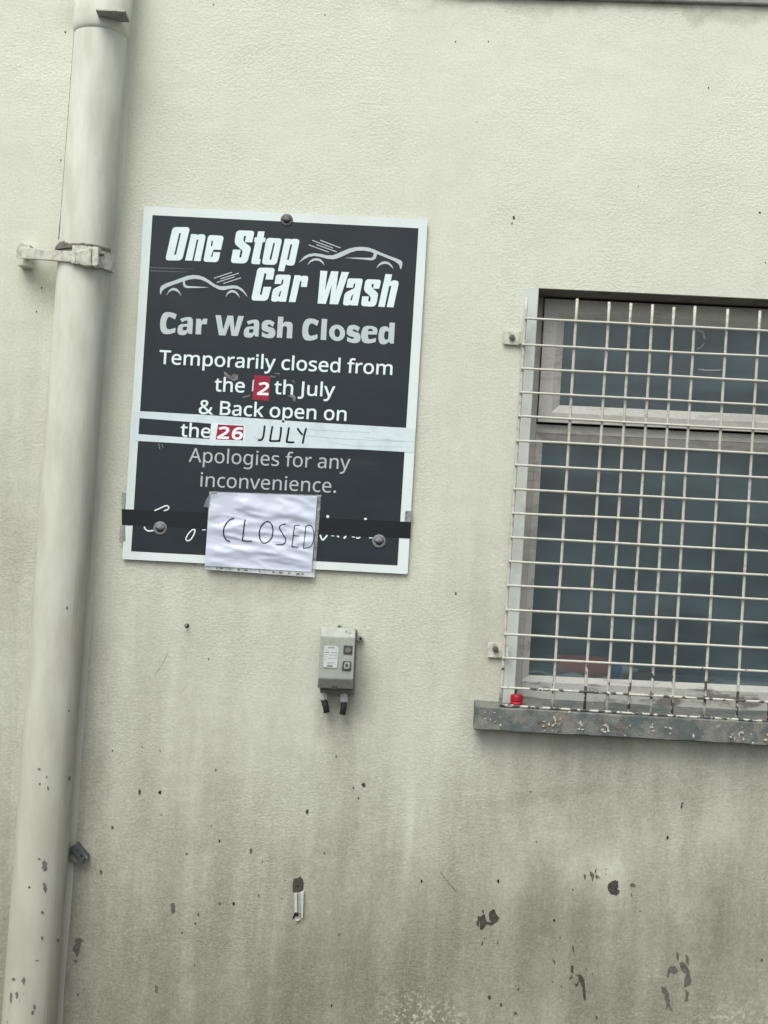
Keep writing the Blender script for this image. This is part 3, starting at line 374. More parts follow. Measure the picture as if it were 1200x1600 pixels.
def grille_m(name, sa, sb, sw):
    n = N(name)
    sx = n.n('ShaderNodeSeparateXYZ'); n.l(n.tc, sx.inputs[0]); Z = sx.outputs[2]
    ch = n.noise(38, 4, 0.6); lo = n.ramp(Z, 0.05, 0.20, 0.52, 0.80)
    chip = n.ramp(n.math('SUBTRACT', ch, lo), -0.015, 0.015)
    st = n.ramp(n.noise(70, 5, 0.7), sa, sb, 0, sw)
    c = n.mix(st, (0.475, 0.478, 0.41), (0.28, 0.255, 0.21))
    c = n.mix(chip, c, (0.065, 0.062, 0.056))
    return n.fin(c, 0.5, n.bump(n.math('SUBTRACT', n.noise(150, 3), chip), 0.4, 0.0007), 0.35)
M['grille'] = grille_m('chipped_white_rod', 0.56, 0.68, 0.5)
M['grille_v'] = grille_m('dirty_chipped_white_rod', 0.50, 0.64, 0.7)
def frame_m(name, col, dirt, k):
    n = N(name)
    a = n.noise(18, 5, 0.65, n.map((0.45, 1, 1.6))); c = n.mix(n.ramp(a, 0.50, 0.62, 0, k), col, dirt)
    f = n.noise(160, 3, 0.6); c = n.mix(n.ramp(f, 0.4, 0.7, 0, 0.25), c, tuple(v*0.5 for v in col))
    return n.fin(c, 0.6, n.bump(a, 0.5, 0.0012), 0.25)
M['frame'] = frame_m('weathered_white_frame', (0.46, 0.465, 0.425), (0.32, 0.315, 0.28), 0.7)
M['frame_low'] = frame_m('worn_bottom_rail', (0.44, 0.45, 0.415), (0.15, 0.148, 0.132), 0.95)
def glass_m():
    n = N('dusty_window_glass')
    fr = n.n('ShaderNodeFresnel'); fr.inputs['IOR'].default_value = 1.5
    tr = n.n('ShaderNodeBsdfTransparent'); tr.inputs[0].default_value = (0.93, 0.96, 0.96, 1)
    gl = n.n('ShaderNodeBsdfGlossy'); gl.inputs['Roughness'].default_value = 0.24; gl.inputs[0].default_value = (1, 1, 1, 1)
    df = n.n('ShaderNodeBsdfDiffuse')
    df.inputs[0].default_value = (0.27, 0.395, 0.44, 1)
    m1 = n.n('ShaderNodeMixShader'); n.l(n.math('MULTIPLY', fr.outputs[0], 1.0), m1.inputs[0]); n.l(tr.outputs[0], m1.inputs[1]); n.l(gl.outputs[0], m1.inputs[2])
    dust = n.math('MULTIPLY', n.ramp(n.noise(5, 5, 0.62, n.map((0.6, 1, 1.7))), 0.3, 0.7, 0.55, 1.3), 0.17)
    m2 = n.n('ShaderNodeMixShader'); n.l(dust, m2.inputs[0]); n.l(m1.outputs[0], m2.inputs[1]); n.l(df.outputs[0], m2.inputs[2])
    n.l(m2.outputs[0], n.out.inputs[0]); return n.m
M['glass'] = glass_m()
def sill_m():
    n = N('worn_painted_concrete')
    a = n.noise(13, 5, 0.65); b = n.noise(34, 5, 0.62); f = n.noise(170, 3, 0.6)
    c = n.mix(n.ramp(a, 0.42, 0.56), (0.088, 0.115, 0.113), (0.195, 0.20, 0.172))
    c = n.mix(n.ramp(b, 0.44, 0.62, 0, 0.75), c, (0.14, 0.145, 0.135))
    c = n.mix(n.ramp(n.noise(24, 3, 0.5, n.map((1, 1, 1), (3, 1, 2))), 0.62, 0.68, 0, 0.6), c, (0.235, 0.205, 0.165))
    c = n.mix(n.ramp(n.noise(30, 4, 0.6, n.map((1, 1, 1), (7, 2, 5))), 0.69, 0.71, 0, 1.0), c, (0.66, 0.66, 0.58))
    c = n.mix(n.ramp(f, 0.4, 0.7, 0, 0.4), c, (0.08, 0.08, 0.075))
    return n.fin(c, 0.85, n.bump(n.math('ADD', b, n.math('MULTIPLY', f, 0.5)), 0.8, 0.003), 0.2)
M['sill'] = sill_m()
M['redplastic'] = painted('red_plastic', (0.36, 0.012, 0.025), 0.4, 0.1, 50, 0.3)
M['bottle'] = painted('orange_red_plastic', (0.85, 0.16, 0.09), 0.4, 0.1, 20, 0.1)
M['blue'] = painted('blue_plastic', (0.03, 0.11, 0.50), 0.4, 0.1, 20, 0.1)
M['nozzle'] = painted('white_plastic', (0.75, 0.78, 0.78), 0.4, 0.05, 20, 0.1)
M['boxgrey'] = painted('pale_grey_enclosure_plastic', (0.34, 0.365, 0.315), 0.5, 0.06, 35, 0.15, dirt=(0.28, 0.29, 0.25))
M['boxlabel'] = painted('white_printed_plate', (0.52, 0.57, 0.54), 0.4, 0.05, 60, 0.02)
M['boxdark'] = painted('dark_grey_plastic', (0.07, 0.07, 0.062), 0.45, 0.15, 60, 0.1)
M['boxmid'] = painted('mid_grey_plastic', (0.17, 0.175, 0.155), 0.45, 0.1, 60, 0.1)
M['cable'] = painted('black_cable_rubber', (0.022, 0.024, 0.024), 0.6, 0.1, 60, 0.1)
M['gland'] = painted('pale_nylon_gland', (0.50, 0.51, 0.47), 0.45, 0.08, 60, 0.1)
M['chip'] = painted('exposed_grey_render', (0.075, 0.074, 0.060), 0.95, 0.2, 120, 0.8, spec=0.1)
M['chip_pale'] = painted('worn_through_paint', (0.135, 0.134, 0.112), 0.95, 0.2, 120, 0.8, spec=0.1)
M['ear'] = painted('weathered_grey_iron', (0.30, 0.30, 0.275), 0.6, 0.2, 70, 0.5)
M['pipechip'] = painted('bared_grey_iron', (0.17, 0.17, 0.15), 0.8, 0.25, 90, 0.6)
M['clip'] = painted('slate_grey_plastic', (0.075, 0.085, 0.09), 0.5, 0.15, 60, 0.3)
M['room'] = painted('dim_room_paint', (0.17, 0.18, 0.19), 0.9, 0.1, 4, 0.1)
M['ledge'] = painted('painted_inner_ledge', (0.45, 0.46, 0.44), 0.6, 0.1, 14, 0.2)
M['cloth'] = painted('white_cloth', (0.85, 0.87, 0.87), 0.8, 0.05, 30, 0.3)
def ground_m():
    n = N('worn_asphalt')
    a = n.noise(1.2, 5, 0.6); f = n.noise(140, 3, 0.7)
    c = n.mix(a, (0.04, 0.04, 0.038), (0.07, 0.068, 0.063)); c = n.mix(n.ramp(f, 0.35, 0.7, 0, 0.6), c, (0.11, 0.105, 0.10))
    return n.fin(c, 0.9, n.bump(f, 0.6, 0.004), 0.2)
M['ground'] = ground_m()
M['eaves'] = painted('grey_capping', (0.30, 0.31, 0.28), 0.8, 0.15, 20, 0.4)

# ================================================================== setting
mb = MB(); mb.quad((-150, -150, 0), (150, -150, 0), (150, 150, 0), (-150, 150, 0))
tag(mb.build('ground', M['ground']), kind='structure')

# window opening in wall-aligned photo coordinates: u along the head, v down the left arris
def P(u, v): return (842+u-0.0597*v, 450+v+0.0475*u)
def PQ(u, v, y=0.0): return at(*P(u, v), y)
UW, VH = 640, 658
hole = [PQ(0, 0), PQ(UW, 0), PQ(UW, VH), PQ(0, VH)]
mb = MB()
x0, x1, z0, z1 = -3.2, 3.4, -0.02, 3.12
o4 = [Vector((x0, 0, z1)), Vector((x1, 0, z1)), Vector((x1, 0, z0)), Vector((x0, 0, z0))]
back = 0.26
sh = lambda q, d: Vector((q.x, d, q.z))
mb.ring(o4, hole)
mb.ring([sh(q, back) for q in hole], [sh(q, back) for q in o4])
mb.ring(hole, [sh(q, back) for q in hole]); mb.ring(o4, [sh(q, back) for q in o4])
wall = mb.build('building_wall', M['wall'])
tag(wall, 'cream roughcast rendered wall with grime and chips along its lower part', 'wall')

# room behind the window
mb = MB()
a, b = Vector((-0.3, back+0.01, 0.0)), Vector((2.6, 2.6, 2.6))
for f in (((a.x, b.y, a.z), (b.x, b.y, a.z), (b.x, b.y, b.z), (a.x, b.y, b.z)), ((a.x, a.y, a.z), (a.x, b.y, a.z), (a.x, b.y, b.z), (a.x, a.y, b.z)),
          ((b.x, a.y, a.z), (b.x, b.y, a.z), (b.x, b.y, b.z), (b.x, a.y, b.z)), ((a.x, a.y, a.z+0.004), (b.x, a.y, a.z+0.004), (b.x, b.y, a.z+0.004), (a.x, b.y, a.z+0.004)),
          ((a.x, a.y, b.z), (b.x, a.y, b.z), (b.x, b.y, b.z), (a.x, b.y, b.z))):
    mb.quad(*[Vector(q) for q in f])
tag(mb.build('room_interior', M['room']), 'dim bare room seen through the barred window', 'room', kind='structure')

# capping that overhangs the top of the wall
A_, B_ = at(735, -11, -0.03), at(1215, 3.0, -0.03)
sl = (B_.z-A_.z)/(B_.x-A_.x)
zl = lambda x: A_.z + sl*(x-A_.x)
mb = MB()
mb.prism([Vector((x0-0.01, -0.014, zl(0)+0.03)), Vector((A_.x-0.3, -0.014, zl(0)+0.03)), Vector((A_.x, -0.014, A_.z)), Vector((x1+0.01, -0.014, zl(x1))), Vector((x1+0.01, -0.014, 3.18)), Vector((x0-0.01, -0.014, 3.18))],
         [Vector((x0-0.01, 0.3, zl(0)+0.03)), Vector((A_.x-0.3, 0.3, zl(0)+0.03)), Vector((A_.x, 0.3, A_.z)), Vector((x1+0.01, 0.3, zl(x1))), Vector((x1+0.01, 0.3, 3.18)), Vector((x0-0.01, 0.3, 3.18))])
tag(mb.build('wall_capping', M['eaves'], None, bevel=0.004), 'grey capping that overhangs the wall at the very top edge', 'capping')

# ================================================================== window
win = thing('window', PQ(0, VH, 0.05), 'dusty dark window with weathered pale frame set back behind the grille', 'window')
# smooth margin of render beside the opening, standing 3 mm proud
mg = [P(-24, 2), P(-1, 0), P(-1, 652), P(-22, 652)]
finish(flat([mg], 0.0, 0.003), 'plaster_margin', M['band'], win)
def rect(u0, v0, u1, v1, y): return [PQ(u0, v0, y), PQ(u1, v0, y), PQ(u1, v1, y), PQ(u0, v1, y)]
UR = UW
D0 = 0.105                                      # face of the fixed frame
mb = MB()
O = rect(-14, -12, UR+14, 646, D0)
I_up = rect(9, 14, UR-9, 209, D0); I_lo = rect(9, 226, UR-9, 613, D0)
# outer frame: stiles, head, transom and bottom rail as butted bars
def bar(q0, q1, q2, q3, d0, d1, name, mat, par, bev=0.002):
    b_ = MB(); f_ = [PQ(*q, d0) for q in (q0, q1, q2, q3)]
    b_.prism(f_, [Vector((q.x, d1, q.z)) for q in f_]); return b_.build(name, mat, par, bevel=bev)
fr = bar((-14, -14), (9, -14), (9, 625), (-14, 625), D0, 0.19, 'frame', M['frame'], win)
for args in (((UR-9, -14), (UR+14, -14), (UR+14, 625), (UR-9, 625)), ((9, -14), (UR-9, -14), (UR-9, 14), (9, 14)),
             ((9, 212), (UR-9, 212), (UR-9, 226), (9, 226))):
    bar(*args, D0-0.0005, 0.19, 'frame_rail', M['frame'], fr)
bar((9, 613), (UR-9, 613), (UR-9, 626), (9, 626), D0-0.003, 0.19, 'bottom_rail', M['frame_low'], fr)
bar((3, 626.5), (UR-3, 626.5), (UR-3, 643), (3, 643), D0-0.016, 0.17, 'drip_rail', M['frame_low'], fr)
mb = MB()
mb.prism([PQ(-14, 643.5, D0+0.03), PQ(UR+14, 643.5, D0+0.03), PQ(UR+14, 668, D0+0.03), PQ(-14, 668, D0+0.03)],
         [PQ(-14, 643.5, 0.19), PQ(UR+14, 643.5, 0.19), PQ(UR+14, 668, 0.19), PQ(-14, 668, 0.19)])
mb.build('shadow_gap_strip', M['boxdark'], fr)  # dark strip standing in for the shadow gap under the frame
# glazing bevels of the lower light
def bevels(o, i, y0, y1, name, mat, par):
    b_ = MB(); A = rect(*o, y0); B = rect(*i, y1)
    b_.ring(A, B)
    A2 = [Vector((q.x, y1+0.02, q.z)) for q in A]; B2 = [Vector((q.x, y1+0.02, q.z)) for q in B]
    b_.ring(B, B2); b_.ring(B2, A2); b_.ring(A2, A)
    return b_.build(name, mat, par)
bevels((9.2, 226.2, UR-9.2, 612.8), (20, 240, UR-20, 604), D0+0.001, D0+0.012, 'glazing_bead', M['frame'], fr)
mb = MB(); g = rect(18, 237, UR-18, 607, D0+0.018); mb.prism(g, [Vector((q.x, q.y+0.004, q.z)) for q in g])
mb.build('pane', M['glass'], fr)
mb = MB(); hA = [PQ(0.5, 0.6, 0.012), PQ(UR-0.5, 0.6, 0.012)]; hB = [Vector((q.x, D0+0.01, q.z)) for q in hA]
lo_ = lambda q, d: Vector((q.x, q.y, q.z-d))
mb.prism([hA[0], hA[1], lo_(hA[1], 0.004), lo_(hA[0], 0.004)], [hB[0], hB[1], lo_(hB[1], 0.006), lo_(hB[0], 0.006)])
mb.build('head_lining', M['lintel'], win)  # strip added under the head; soffit shade is put into its colour
# opening top sash in front of the frame
sash = None
SY = D0-0.018
b_ = MB(); A = rect(11, 16, UR-11, 208, SY); B = rect(31, 37, UR-31, 193, SY)
b_.ring(A, B); A2 = [Vector((q.x, D0-0.004, q.z)) for q in A]; b_.ring(A, A2)
B2 = rect(43, 49, UR-43, 181, SY+0.014); b_.ring(B, B2)
B3 = [Vector((q.x, D0-0.001, q.z)) for q in B2]; b_.ring(B2, B3); b_.ring(B3, A2)
sash = b_.build('top_sash', M['frame'], win)
mb = MB(); g = rect(41, 47, UR-41, 183, SY+0.012); g2 = [Vector((q.x, q.y+0.003, q.z)) for q in g]
g = rect(42.9, 48.9, UR-42.9, 181.1, SY+0.016); mb.prism(g, [Vector((q.x, q.y+0.003, q.z)) for q in g]); mb.build('pane', M['glass'], sash)
# scuffs stuck to the upper pane
gy = SY+0.0155
sc = [stroke([(1089, 515), (1097, 519), (1101, 529)], 4)[0], stroke([(1089, 545), (1095, 543), (1100, 536)], 1.6)[0], stroke([(1091, 577), (1108, 578.5), (1127, 578)], 2.2)[0]]
finish(flat(sc, gy, 0.0004), 'smear', clear_m('dried_smear', (0.55, 0.58, 0.57), 0.33, 0.7), sash)
# inner ledge
mb = MB(); q0, q1 = PQ(-30, 602, 0.20), PQ(UR+30, 602, 0.20)
zt = q0.z-0.006
mb.prism([Vector((q0.x, 0.192, zt)), Vector((q1.x, 0.192, zt)), Vector((q1.x, 0.192, zt-0.03)), Vector((q0.x, 0.192, zt-0.03))],
         [Vector((q0.x, 0.50, zt)), Vector((q1.x, 0.50, zt)), Vector((q1.x, 0.50, zt-0.03)), Vector((q0.x, 0.50, zt-0.03))])
mb.build('inner_ledge', M['ledge'], win, bevel=0.003)
LEDGE = zt
# things lying on the inner ledge
L0 = at(868, 1044, 0.24); L0.z = LEDGE+0.033
bt = thing('sealant_bottle', (L0.x, L0.y, LEDGE), 'orange-red plastic bottle with blue collar lying on its side inside the window', 'bottle')
def lathe(axis0, axis1, prof, name, mat, par):
    d = axis1-axis0; b2 = MB(); b2.tube([axis0+d*t for t, r in prof], [r for t, r in prof], 20); return b2.build(name, mat, par, smooth=True)
L1 = at(955, 1049, 0.24); L1.z = LEDGE+0.030
L1 = Vector((L1.x, 0.25, L1.z)); d = (L1-L0)
body = lathe(L0, L1, [(0, 0.004), (0.0, 0.026), (0.04, 0.030), (0.3, 0.031), (0.8, 0.031), (0.93, 0.028), (1.0, 0.018), (1.0, 0.003)], 'body', M['bottle'], bt)
lathe(L0+d*0.98, L0+d*1.18, [(0, 0.003), (0, 0.021), (0.9, 0.021), (1, 0.017), (1, 0.003)], 'collar', M['blue'], bt)
lathe(L0+d*1.17, L0+d*1.50, [(0, 0.003), (0, 0.014), (0.5, 0.010), (1, 0.004), (1, 0.001)], 'nozzle', M['nozzle'], bt)
mb = MB()
n_, k_ = 26, 8
q0, q1 = at(826, 1050, 0.2), at(950, 1060, 0.2)
vs = []
for i in range(n_):
    for j in range(k_):
        x = q0.x+(q1.x-q0.x)*i/(n_-1); y = 0.198+0.022*j/(k_-1)
        hgt = 0.010*(1-i/(n_-1)*0.8)+0.005*math.sin(i*0.55)+0.003*math.sin(j*1.3+i*0.3)
        vs.append((x, y, LEDGE+0.003+max(0, hgt)*(0.55+0.45*math.sin(math.pi*(j+0.5)/k_))))
mb.add(vs, [(i*k_+j, (i+1)*k_+j, (i+1)*k_+j+1, i*k_+j+1) for i in range(n_-1) for j in range(k_-1)])
o = mb.build('cloth', M['cloth'], None, smooth=True)
tag(o, 'folded white cloth lying on the ledge inside the window in front of the orange-red bottle', 'cloth')
o.modifiers.new('thickness', 'SOLIDIFY').thickness = 0.002
mb = MB(); q0, q1 = at(1115, 1072, 0.23), at(1290, 1080, 0.23)
mb.prism([Vector((q0.x, 0.215, LEDGE+0.001)), Vector((q1.x, 0.215, LEDGE+0.001)), Vector((q1.x, 0.214, LEDGE+0.010)), Vector((q0.x+0.03, 0.214, LEDGE+0.012))],
         [Vector((q0.x, 0.29, LEDGE+0.001)), Vector((q1.x, 0.29, LEDGE+0.001)), Vector((q1.x, 0.29, LEDGE+0.010)), Vector((q0.x+0.03, 0.29, LEDGE+0.012))])
tag(mb.build('paper_pad', M['cloth'], None, bevel=0.001), 'flat white pad of paper lying on the ledge inside the window, right of the bottle', 'paper')

# ================================================================== sill
SD = -0.053
mb = MB()
NX = 150
top0, bot0 = (744, 1105), (742, 1138.5)
rows = []
for i in range(NX+1):
    t = i/NX; px = 743+(1545-743)*t
    jt = noise.noise(Vector((px*0.03, 1.3, 0)))*1.6; jb = noise.noise(Vector((px*0.035, 7.3, 0)))*1.4
    ft = at(px, 1105.0+(px-744)*0.0585+jt, SD); fb = at(px-1.8, 1138.5+(px-742)*0.0548+jb, SD)
    ch_t = Vector((ft.x, SD+0.010, ft.z+0.006))
    tb = Vector((ft.x, -0.0005, ft.z+0.012)); tw = Vector((ft.x, 0.128, ft.z+0.020))
    bw = Vector((fb.x, -0.0005, fb.z+0.004)); fb2 = Vector((fb.x, SD+0.006, fb.z-0.003))
    mid = (ft+fb)/2 + Vector((0, noise.noise(Vector((px*0.05, 3, 0)))*0.0012, 0))
    mid2 = ft*0.25+fb*0.75 + Vector((0, noise.noise(Vector((px*0.06, 13, 0)))*0.0012, 0))
    rows.append([tb, ch_t, ft, mid, mid2, fb, fb2, bw])
k_ = 8
vs = [p for r in rows for p in r]
fs = [(i*k_+j, i*k_+(j+1) % k_, (i+1)*k_+(j+1) % k_, (i+1)*k_+j) for i in range(NX) for j in range(k_)]
fs += [tuple(range(k_)), tuple(range(NX*k_, NX*k_+k_))]
mb.add(vs, fs)
sill = mb.build('window_sill', M['sill'])
tag(sill, 'worn dark grey concrete sill with flaking paint patches under the barred window', 'sill')
mb = MB()                                       # part of the sill inside the reveal
ra, rb = rows[12], rows[137]
zf = lambda x: ra[0].z + (rb[0].z-ra[0].z)*(x-ra[0].x)/(rb[0].x-ra[0].x)
xa, xb = PQ(-0.5, 655, 0.0).x+0.004, PQ(UW, 655).x-0.004
mb.prism([Vector((xa, 0.0, zf(xa))), Vector((xb, 0.0, zf(xb))), Vector((xb, 0.0, zf(xb)-0.02)), Vector((xa, 0.0, zf(xa)-0.02))],
         [Vector((xa, 0.136, zf(xa)+0.006)), Vector((xb, 0.136, zf(xb)+0.006)), Vector((xb, 0.136, zf(xb)-0.02)), Vector((xa, 0.136, zf(xa)-0.02))])
mb.build('back_slope', M['sill'], sill)
K8 = lambda q: T(730, 800, 2.553, q)
random.seed(21)
def flakes(spots, name, mat, y, s0=1.6, s1=6.5):
    for (x0_, y0_, x1_, y1_, k_n) in spots:
        cs = []
        for _ in range(k_n):
            fx, fy = random.uniform(x0_, x1_), random.uniform(y0_, y1_); n_p = random.randint(6, 10); a_ = random.uniform(s0, s1); ph = random.random()*6
            el = random.uniform(0.5, 1.6)
            cs.append(K8([(fx+math.cos(ph+6.283*i/n_p)*a_*random.uniform(0.35, 1.2)*el, fy+math.sin(ph+6.283*i/n_p)*a_*random.uniform(0.35, 1.2)/el) for i in range(n_p)]))
        for i_, c_ in enumerate(cs): finish(flat([c_], y-0.00012*i_, 0.0005), name, M[mat], sill)
flakes([(290, 820, 375, 872, 5), (535, 832, 560, 850, 1), (1185, 885, 1200, 920, 2), (575, 850, 640, 870, 2)], 'rust_patch', 'rust', SD-0.0010, 5, 13)
flakes([(290, 818, 375, 872, 16), (440, 835, 470, 878, 9), (536, 836, 566, 884, 11), (50, 795, 145, 858, 7), (632, 840, 655, 868, 5), (722, 842, 744, 884, 6), (1045, 875, 1110, 912, 9), (1188, 880, 1215, 915, 6), (790, 850, 815, 890, 4), (880, 850, 960, 900, 3)], 'paint_flake', 'flake', SD-0.0021)


# ================================================================== grille
GH, GV = -0.046, -0.0385
gr = thing('window_grille', at(783, 1100, GH), 'pale chipped metal bar grille bolted in front of the window', 'grille')
vert = [(823, 464, 782, 1100), (902, 467, 863, 1109), (952, 472, 913, 1112.6), (986, 474, 948, 1114), (1020, 476, 981.5, 1116.5),
        (1053.5, 480, 1016, 1118.5), (1086.5, 478.5, 1049, 1121), (1137, 483, 1100, 1122.5), (1187.5, 485.6, 1150, 1127.5)]
for dx in (50, 84, 118, 152, 186, 236, 315):
    vert.append((1187.5+dx, 485.6+dx*0.048, 1150+dx, 1127.5+dx*0.05))
for i, (xa_, ya, xb_, yb) in enumerate(vert):
    pts, rr = [], []
    for j in range(25):
        t = j/24
        jx = noise.noise(Vector((i*3.1, t*6, 0)))*0.7
        pts.append(at(xa_+(xb_-xa_)*t+jx, ya+(yb-ya)*t, GV)); rr.append((2.5+0.25*noise.noise(Vector((i, t*30, 5))))*ppm(GV)*1.0*(1.06 if i == 0 else 0.92))
    mb = MB(); mb.tube(pts, rr, 12); mb.build('vertical_bar', M['grille_v'], gr, smooth=True)
hl = [(820, 497.4, 517), (815, 538.3, 557), (813.5, 575.7, 596), (811.5, 613, 633.3), (809.5, 650, 671.7), (806.5, 688.5, 709.3), (804.5, 726.5, 746.5),
      (802.5, 764, 785.3), (800, 802, 821.5), (797.5, 839.2, 861.5), (794.8, 877, 898.7), (792.6, 914.4, 937), (790, 952.8, 973.5), (787.6, 990.8, 1012.7),
      (784.8, 1028, 1049.5), (782.8, 1074, 1097), (780.5, 1101.6, 1127)]
for i, (xa_, ya, yr) in enumerate(hl):
    sag = 0.6*math.sin(i*2.1); pts = []; xe = 1502-(ya-480)*0.0597+3
    for j in range(29):
        t = j/28; px = xa_+(xe-xa_)*t
        py = ya+(yr-ya)*(px-xa_)/(1200-xa_) + sag*math.sin(math.pi*min(1, (px-xa_)/(1200-xa_))) + 0.5*noise.noise(Vector((i*2.3, t*8, 1)))
        pts.append(at(px, py, GH))
    rr = [(1.9+0.2*noise.noise(Vector((i, j*1.7, 9))))*ppm(GH)*1.02 for j in range(29)]
    mb = MB(); mb.tube(pts, rr, 12); mb.build('horizontal_bar', M['grille'], gr, smooth=True)
for (qs, bx, by) in (([(787, 516.5), (815, 518), (814, 539.5), (786.5, 537.5)], 800, 527.5), ([(762.5, 1004), (788, 1005), (786.5, 1028), (762, 1027)], 774, 1014)):
    mb = MB(); f_ = [at(*q, -0.010) for q in qs]; mb.prism(f_, [Vector((q.x, -0.004, q.z)) for q in f_])
    # welded web from the plate out to the grille
    e0, e1 = Vector(f_[1]), Vector(f_[2])
    tb_ = mb.build('fixing_tab', M['strap'], gr, bevel=0.0008)
    mb = MB(); z_ = (e0.z+e1.z)/2; h_ = abs(e0.z-e1.z)*0.42
    mb.prism([Vector((e0.x-0.006, -0.011, z_+h_)), Vector((e0.x, -0.011, z_+h_)), Vector((e0.x, -0.011, z_-h_)), Vector((e0.x-0.006, -0.011, z_-h_))],
             [Vector((e0.x+0.002, GV, z_+h_)), Vector((e0.x+0.008, GV, z_+h_)), Vector((e0.x+0.008, GV, z_-h_)), Vector((e0.x+0.002, GV, z_-h_))])
    mb.build('web', M['strap'], tb_)
    mb = MB(); c = at(bx, by, -0.010)
    mb.tube([c+Vector((0, 0.001, 0)), c+Vector((0, -0.006, 0))], 0.0085, 6); mb.tube([c+Vector((0, -0.005, 0)), c+Vector((0.001, -0.011, -0.001))], 0.0045, 8)
    mb.build('bolt', M['iron'], tb_)

# red plug standing on the sill
c = at(806.5, 1112, -0.028); rz = zf(c.x)-0.010
rp = MB(); prof = [(0, 0.010), (0, 0.0155), (0.12, 0.0168), (0.3, 0.0172), (0.42, 0.0158), (0.55, 0.0172), (0.85, 0.0168), (0.96, 0.0150), (1, 0.010)]
H_ = 0.034
rp.tube([Vector((c.x, -0.026, rz+0.002+H_*t)) for t, r in prof], [r for t, r in prof], 14)
o = rp.build('plastic_plug', M['redplastic'], None, smooth=False)
tag(o, 'small red plastic plug standing on the left end of the sill behind the grille', 'plug')

# ================================================================== drainpipe
AX = -0.058; R = 0.0685
def axis(py): return at(162-0.0732*py, py, AX)
dp = thing('drainpipe', Vector((axis(1600).x, AX, 0.02)), 'cream painted iron drainpipe running down the wall left of the black sign', 'drainpipe')
top, bot = axis(-70), axis(1600)
bot = bot + (bot-top).normalized()*0.22
ax_d = (bot-top)
mb = MB(); k = 90; pts, rr = [], []
for i in range(k+1):
    t = i/k; pts.append(top+ax_d*t); rr.append(R*(1+0.010*noise.noise(Vector((0, 2, t*9)))))
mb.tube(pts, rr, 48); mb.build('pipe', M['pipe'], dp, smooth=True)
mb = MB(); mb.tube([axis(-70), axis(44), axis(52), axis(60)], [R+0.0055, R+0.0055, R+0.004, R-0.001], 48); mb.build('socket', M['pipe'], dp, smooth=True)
# fillets of paint and mortar that join the pipe to the wall
for sgn, wd, nm in ((-1, 0.014, 'left'), (1, 0.014, 'right')):
    mb = MB(); vs = []; n2 = 70; kk = 7
    for i in range(n2+1):
        t = i/n2; c_ = top+ax_d*t; wv = wd*(1+0.25*noise.noise(Vector((sgn, 4, t*14))))
        a0 = math.radians(-30 if sgn < 0 else -35); sx_ = c_.x+sgn*(R-0.002)*math.cos(a0); sy_ = AX-(R-0.002)*math.sin(a0)
        ex = c_.x+sgn*(R+wv)
        for j in range(kk):
            s = j/(kk-1)
            vs.append((sx_+(ex-sx_)*s, min(0.004, sy_*(1-s)**1.7+0.004*s), c_.z))
    mb.add(vs, [(i*kk+j, i*kk+j+1, (i+1)*kk+j+1, (i+1)*kk+j) for i in range(n2) for j in range(kk-1)])
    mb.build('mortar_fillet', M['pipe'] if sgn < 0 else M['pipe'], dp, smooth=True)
# dark line drawn for the contact shadow and paint split along the left edge of the pipe, from the socket down to the strap
cr = [(125.5, 8), (124, 20), (122.5, 40), (120, 62), (117.5, 90), (115, 125), (112.5, 160), (110, 195), (107, 225), (104.5, 255), (102, 285), (99.5, 315), (96, 340), (94.5, 360), (96, 378)]
def edge_line(pts, rad, par, y):
    P_ = [at(p[0]+noise.noise(Vector((i*1.7, 0, 3)))*0.8, p[1], y) for i, p in enumerate(pts)]
    b2 = MB(); b2.tube(P_, [rad*(0.7+0.5*abs(noise.noise(Vector((i*2.2, 8, 0))))) for i in range(len(P_))], 6); return b2.build('edge_line', M['black'], par, smooth=True)
def edge_pt(py, e): c_ = axis(py); return c_
mb = MB(); P_, r_ = [], []
for i, (px, py) in enumerate(cr):
    c_ = at(162-0.0732*py, py, AX); P_.append(Vector((c_.x-R*0.985, AX-0.012, c_.z))); r_.append(0.0011 if i not in (1, 13, 14) else 0.0022)
mb.tube(P_, r_, 6); mb.build('edge_line', M['black'], dp, smooth=True)
mb = MB(); P_, r_ = [], []
for i in range(40):
    py = 915+i*18; c_ = at(162-0.0732*py, py, AX); wv = 0.012+0.004*noise.noise(Vector((0, i*0.4, 2)))
    P_.append(Vector((c_.x-R-wv, -0.002, c_.z))); r_.append(max(0.0001, 0.0008*noise.noise(Vector((3, i*0.33, 2)))+0.0004))
mb.tube(P_, r_, 6); mb.build('edge_line', M['black'], dp, smooth=True)
# cut-off bracket ear under the socket
mb = MB(); y0, y1 = -0.166, -0.105
def slab(px0, px1, py0, py1, ya, yb):
    f_ = [at(px0, py0, ya), at(px1, py1, ya)]; th = 0.0055
    return ([Vector((f_[0].x, ya, f_[0].z)), Vector((f_[1].x, ya, f_[1].z)), Vector((f_[1].x, ya, f_[1].z-th)), Vector((f_[0].x, ya, f_[0].z-th))],
            [Vector((f_[0].x-0.004, yb, f_[0].z+0.002)), Vector((f_[1].x-0.002, yb, f_[1].z+0.002)), Vector((f_[1].x-0.002, yb, f_[1].z-th-0.002)), Vector((f_[0].x-0.004, yb, f_[0].z-th-0.002))])
mb.prism(*slab(150, 196, 13.5, 16, y0, y1)); ear = mb.build('bracket_ear', M['ear'], dp, bevel=0.0012)
mb = MB(); q_ = slab(151, 196, 12.9, 15.2, y0-0.001, y0+0.006)
f_ = [at(151, 13.2, y0-0.0012), at(181, 14.6, y0-0.0012), at(195, 15.8, y0-0.0012), at(195, 18.2, y0-0.0012), at(181, 17.2, y0-0.0012), at(165, 16.4, y0-0.0012), at(151, 16.0, y0-0.0012)]
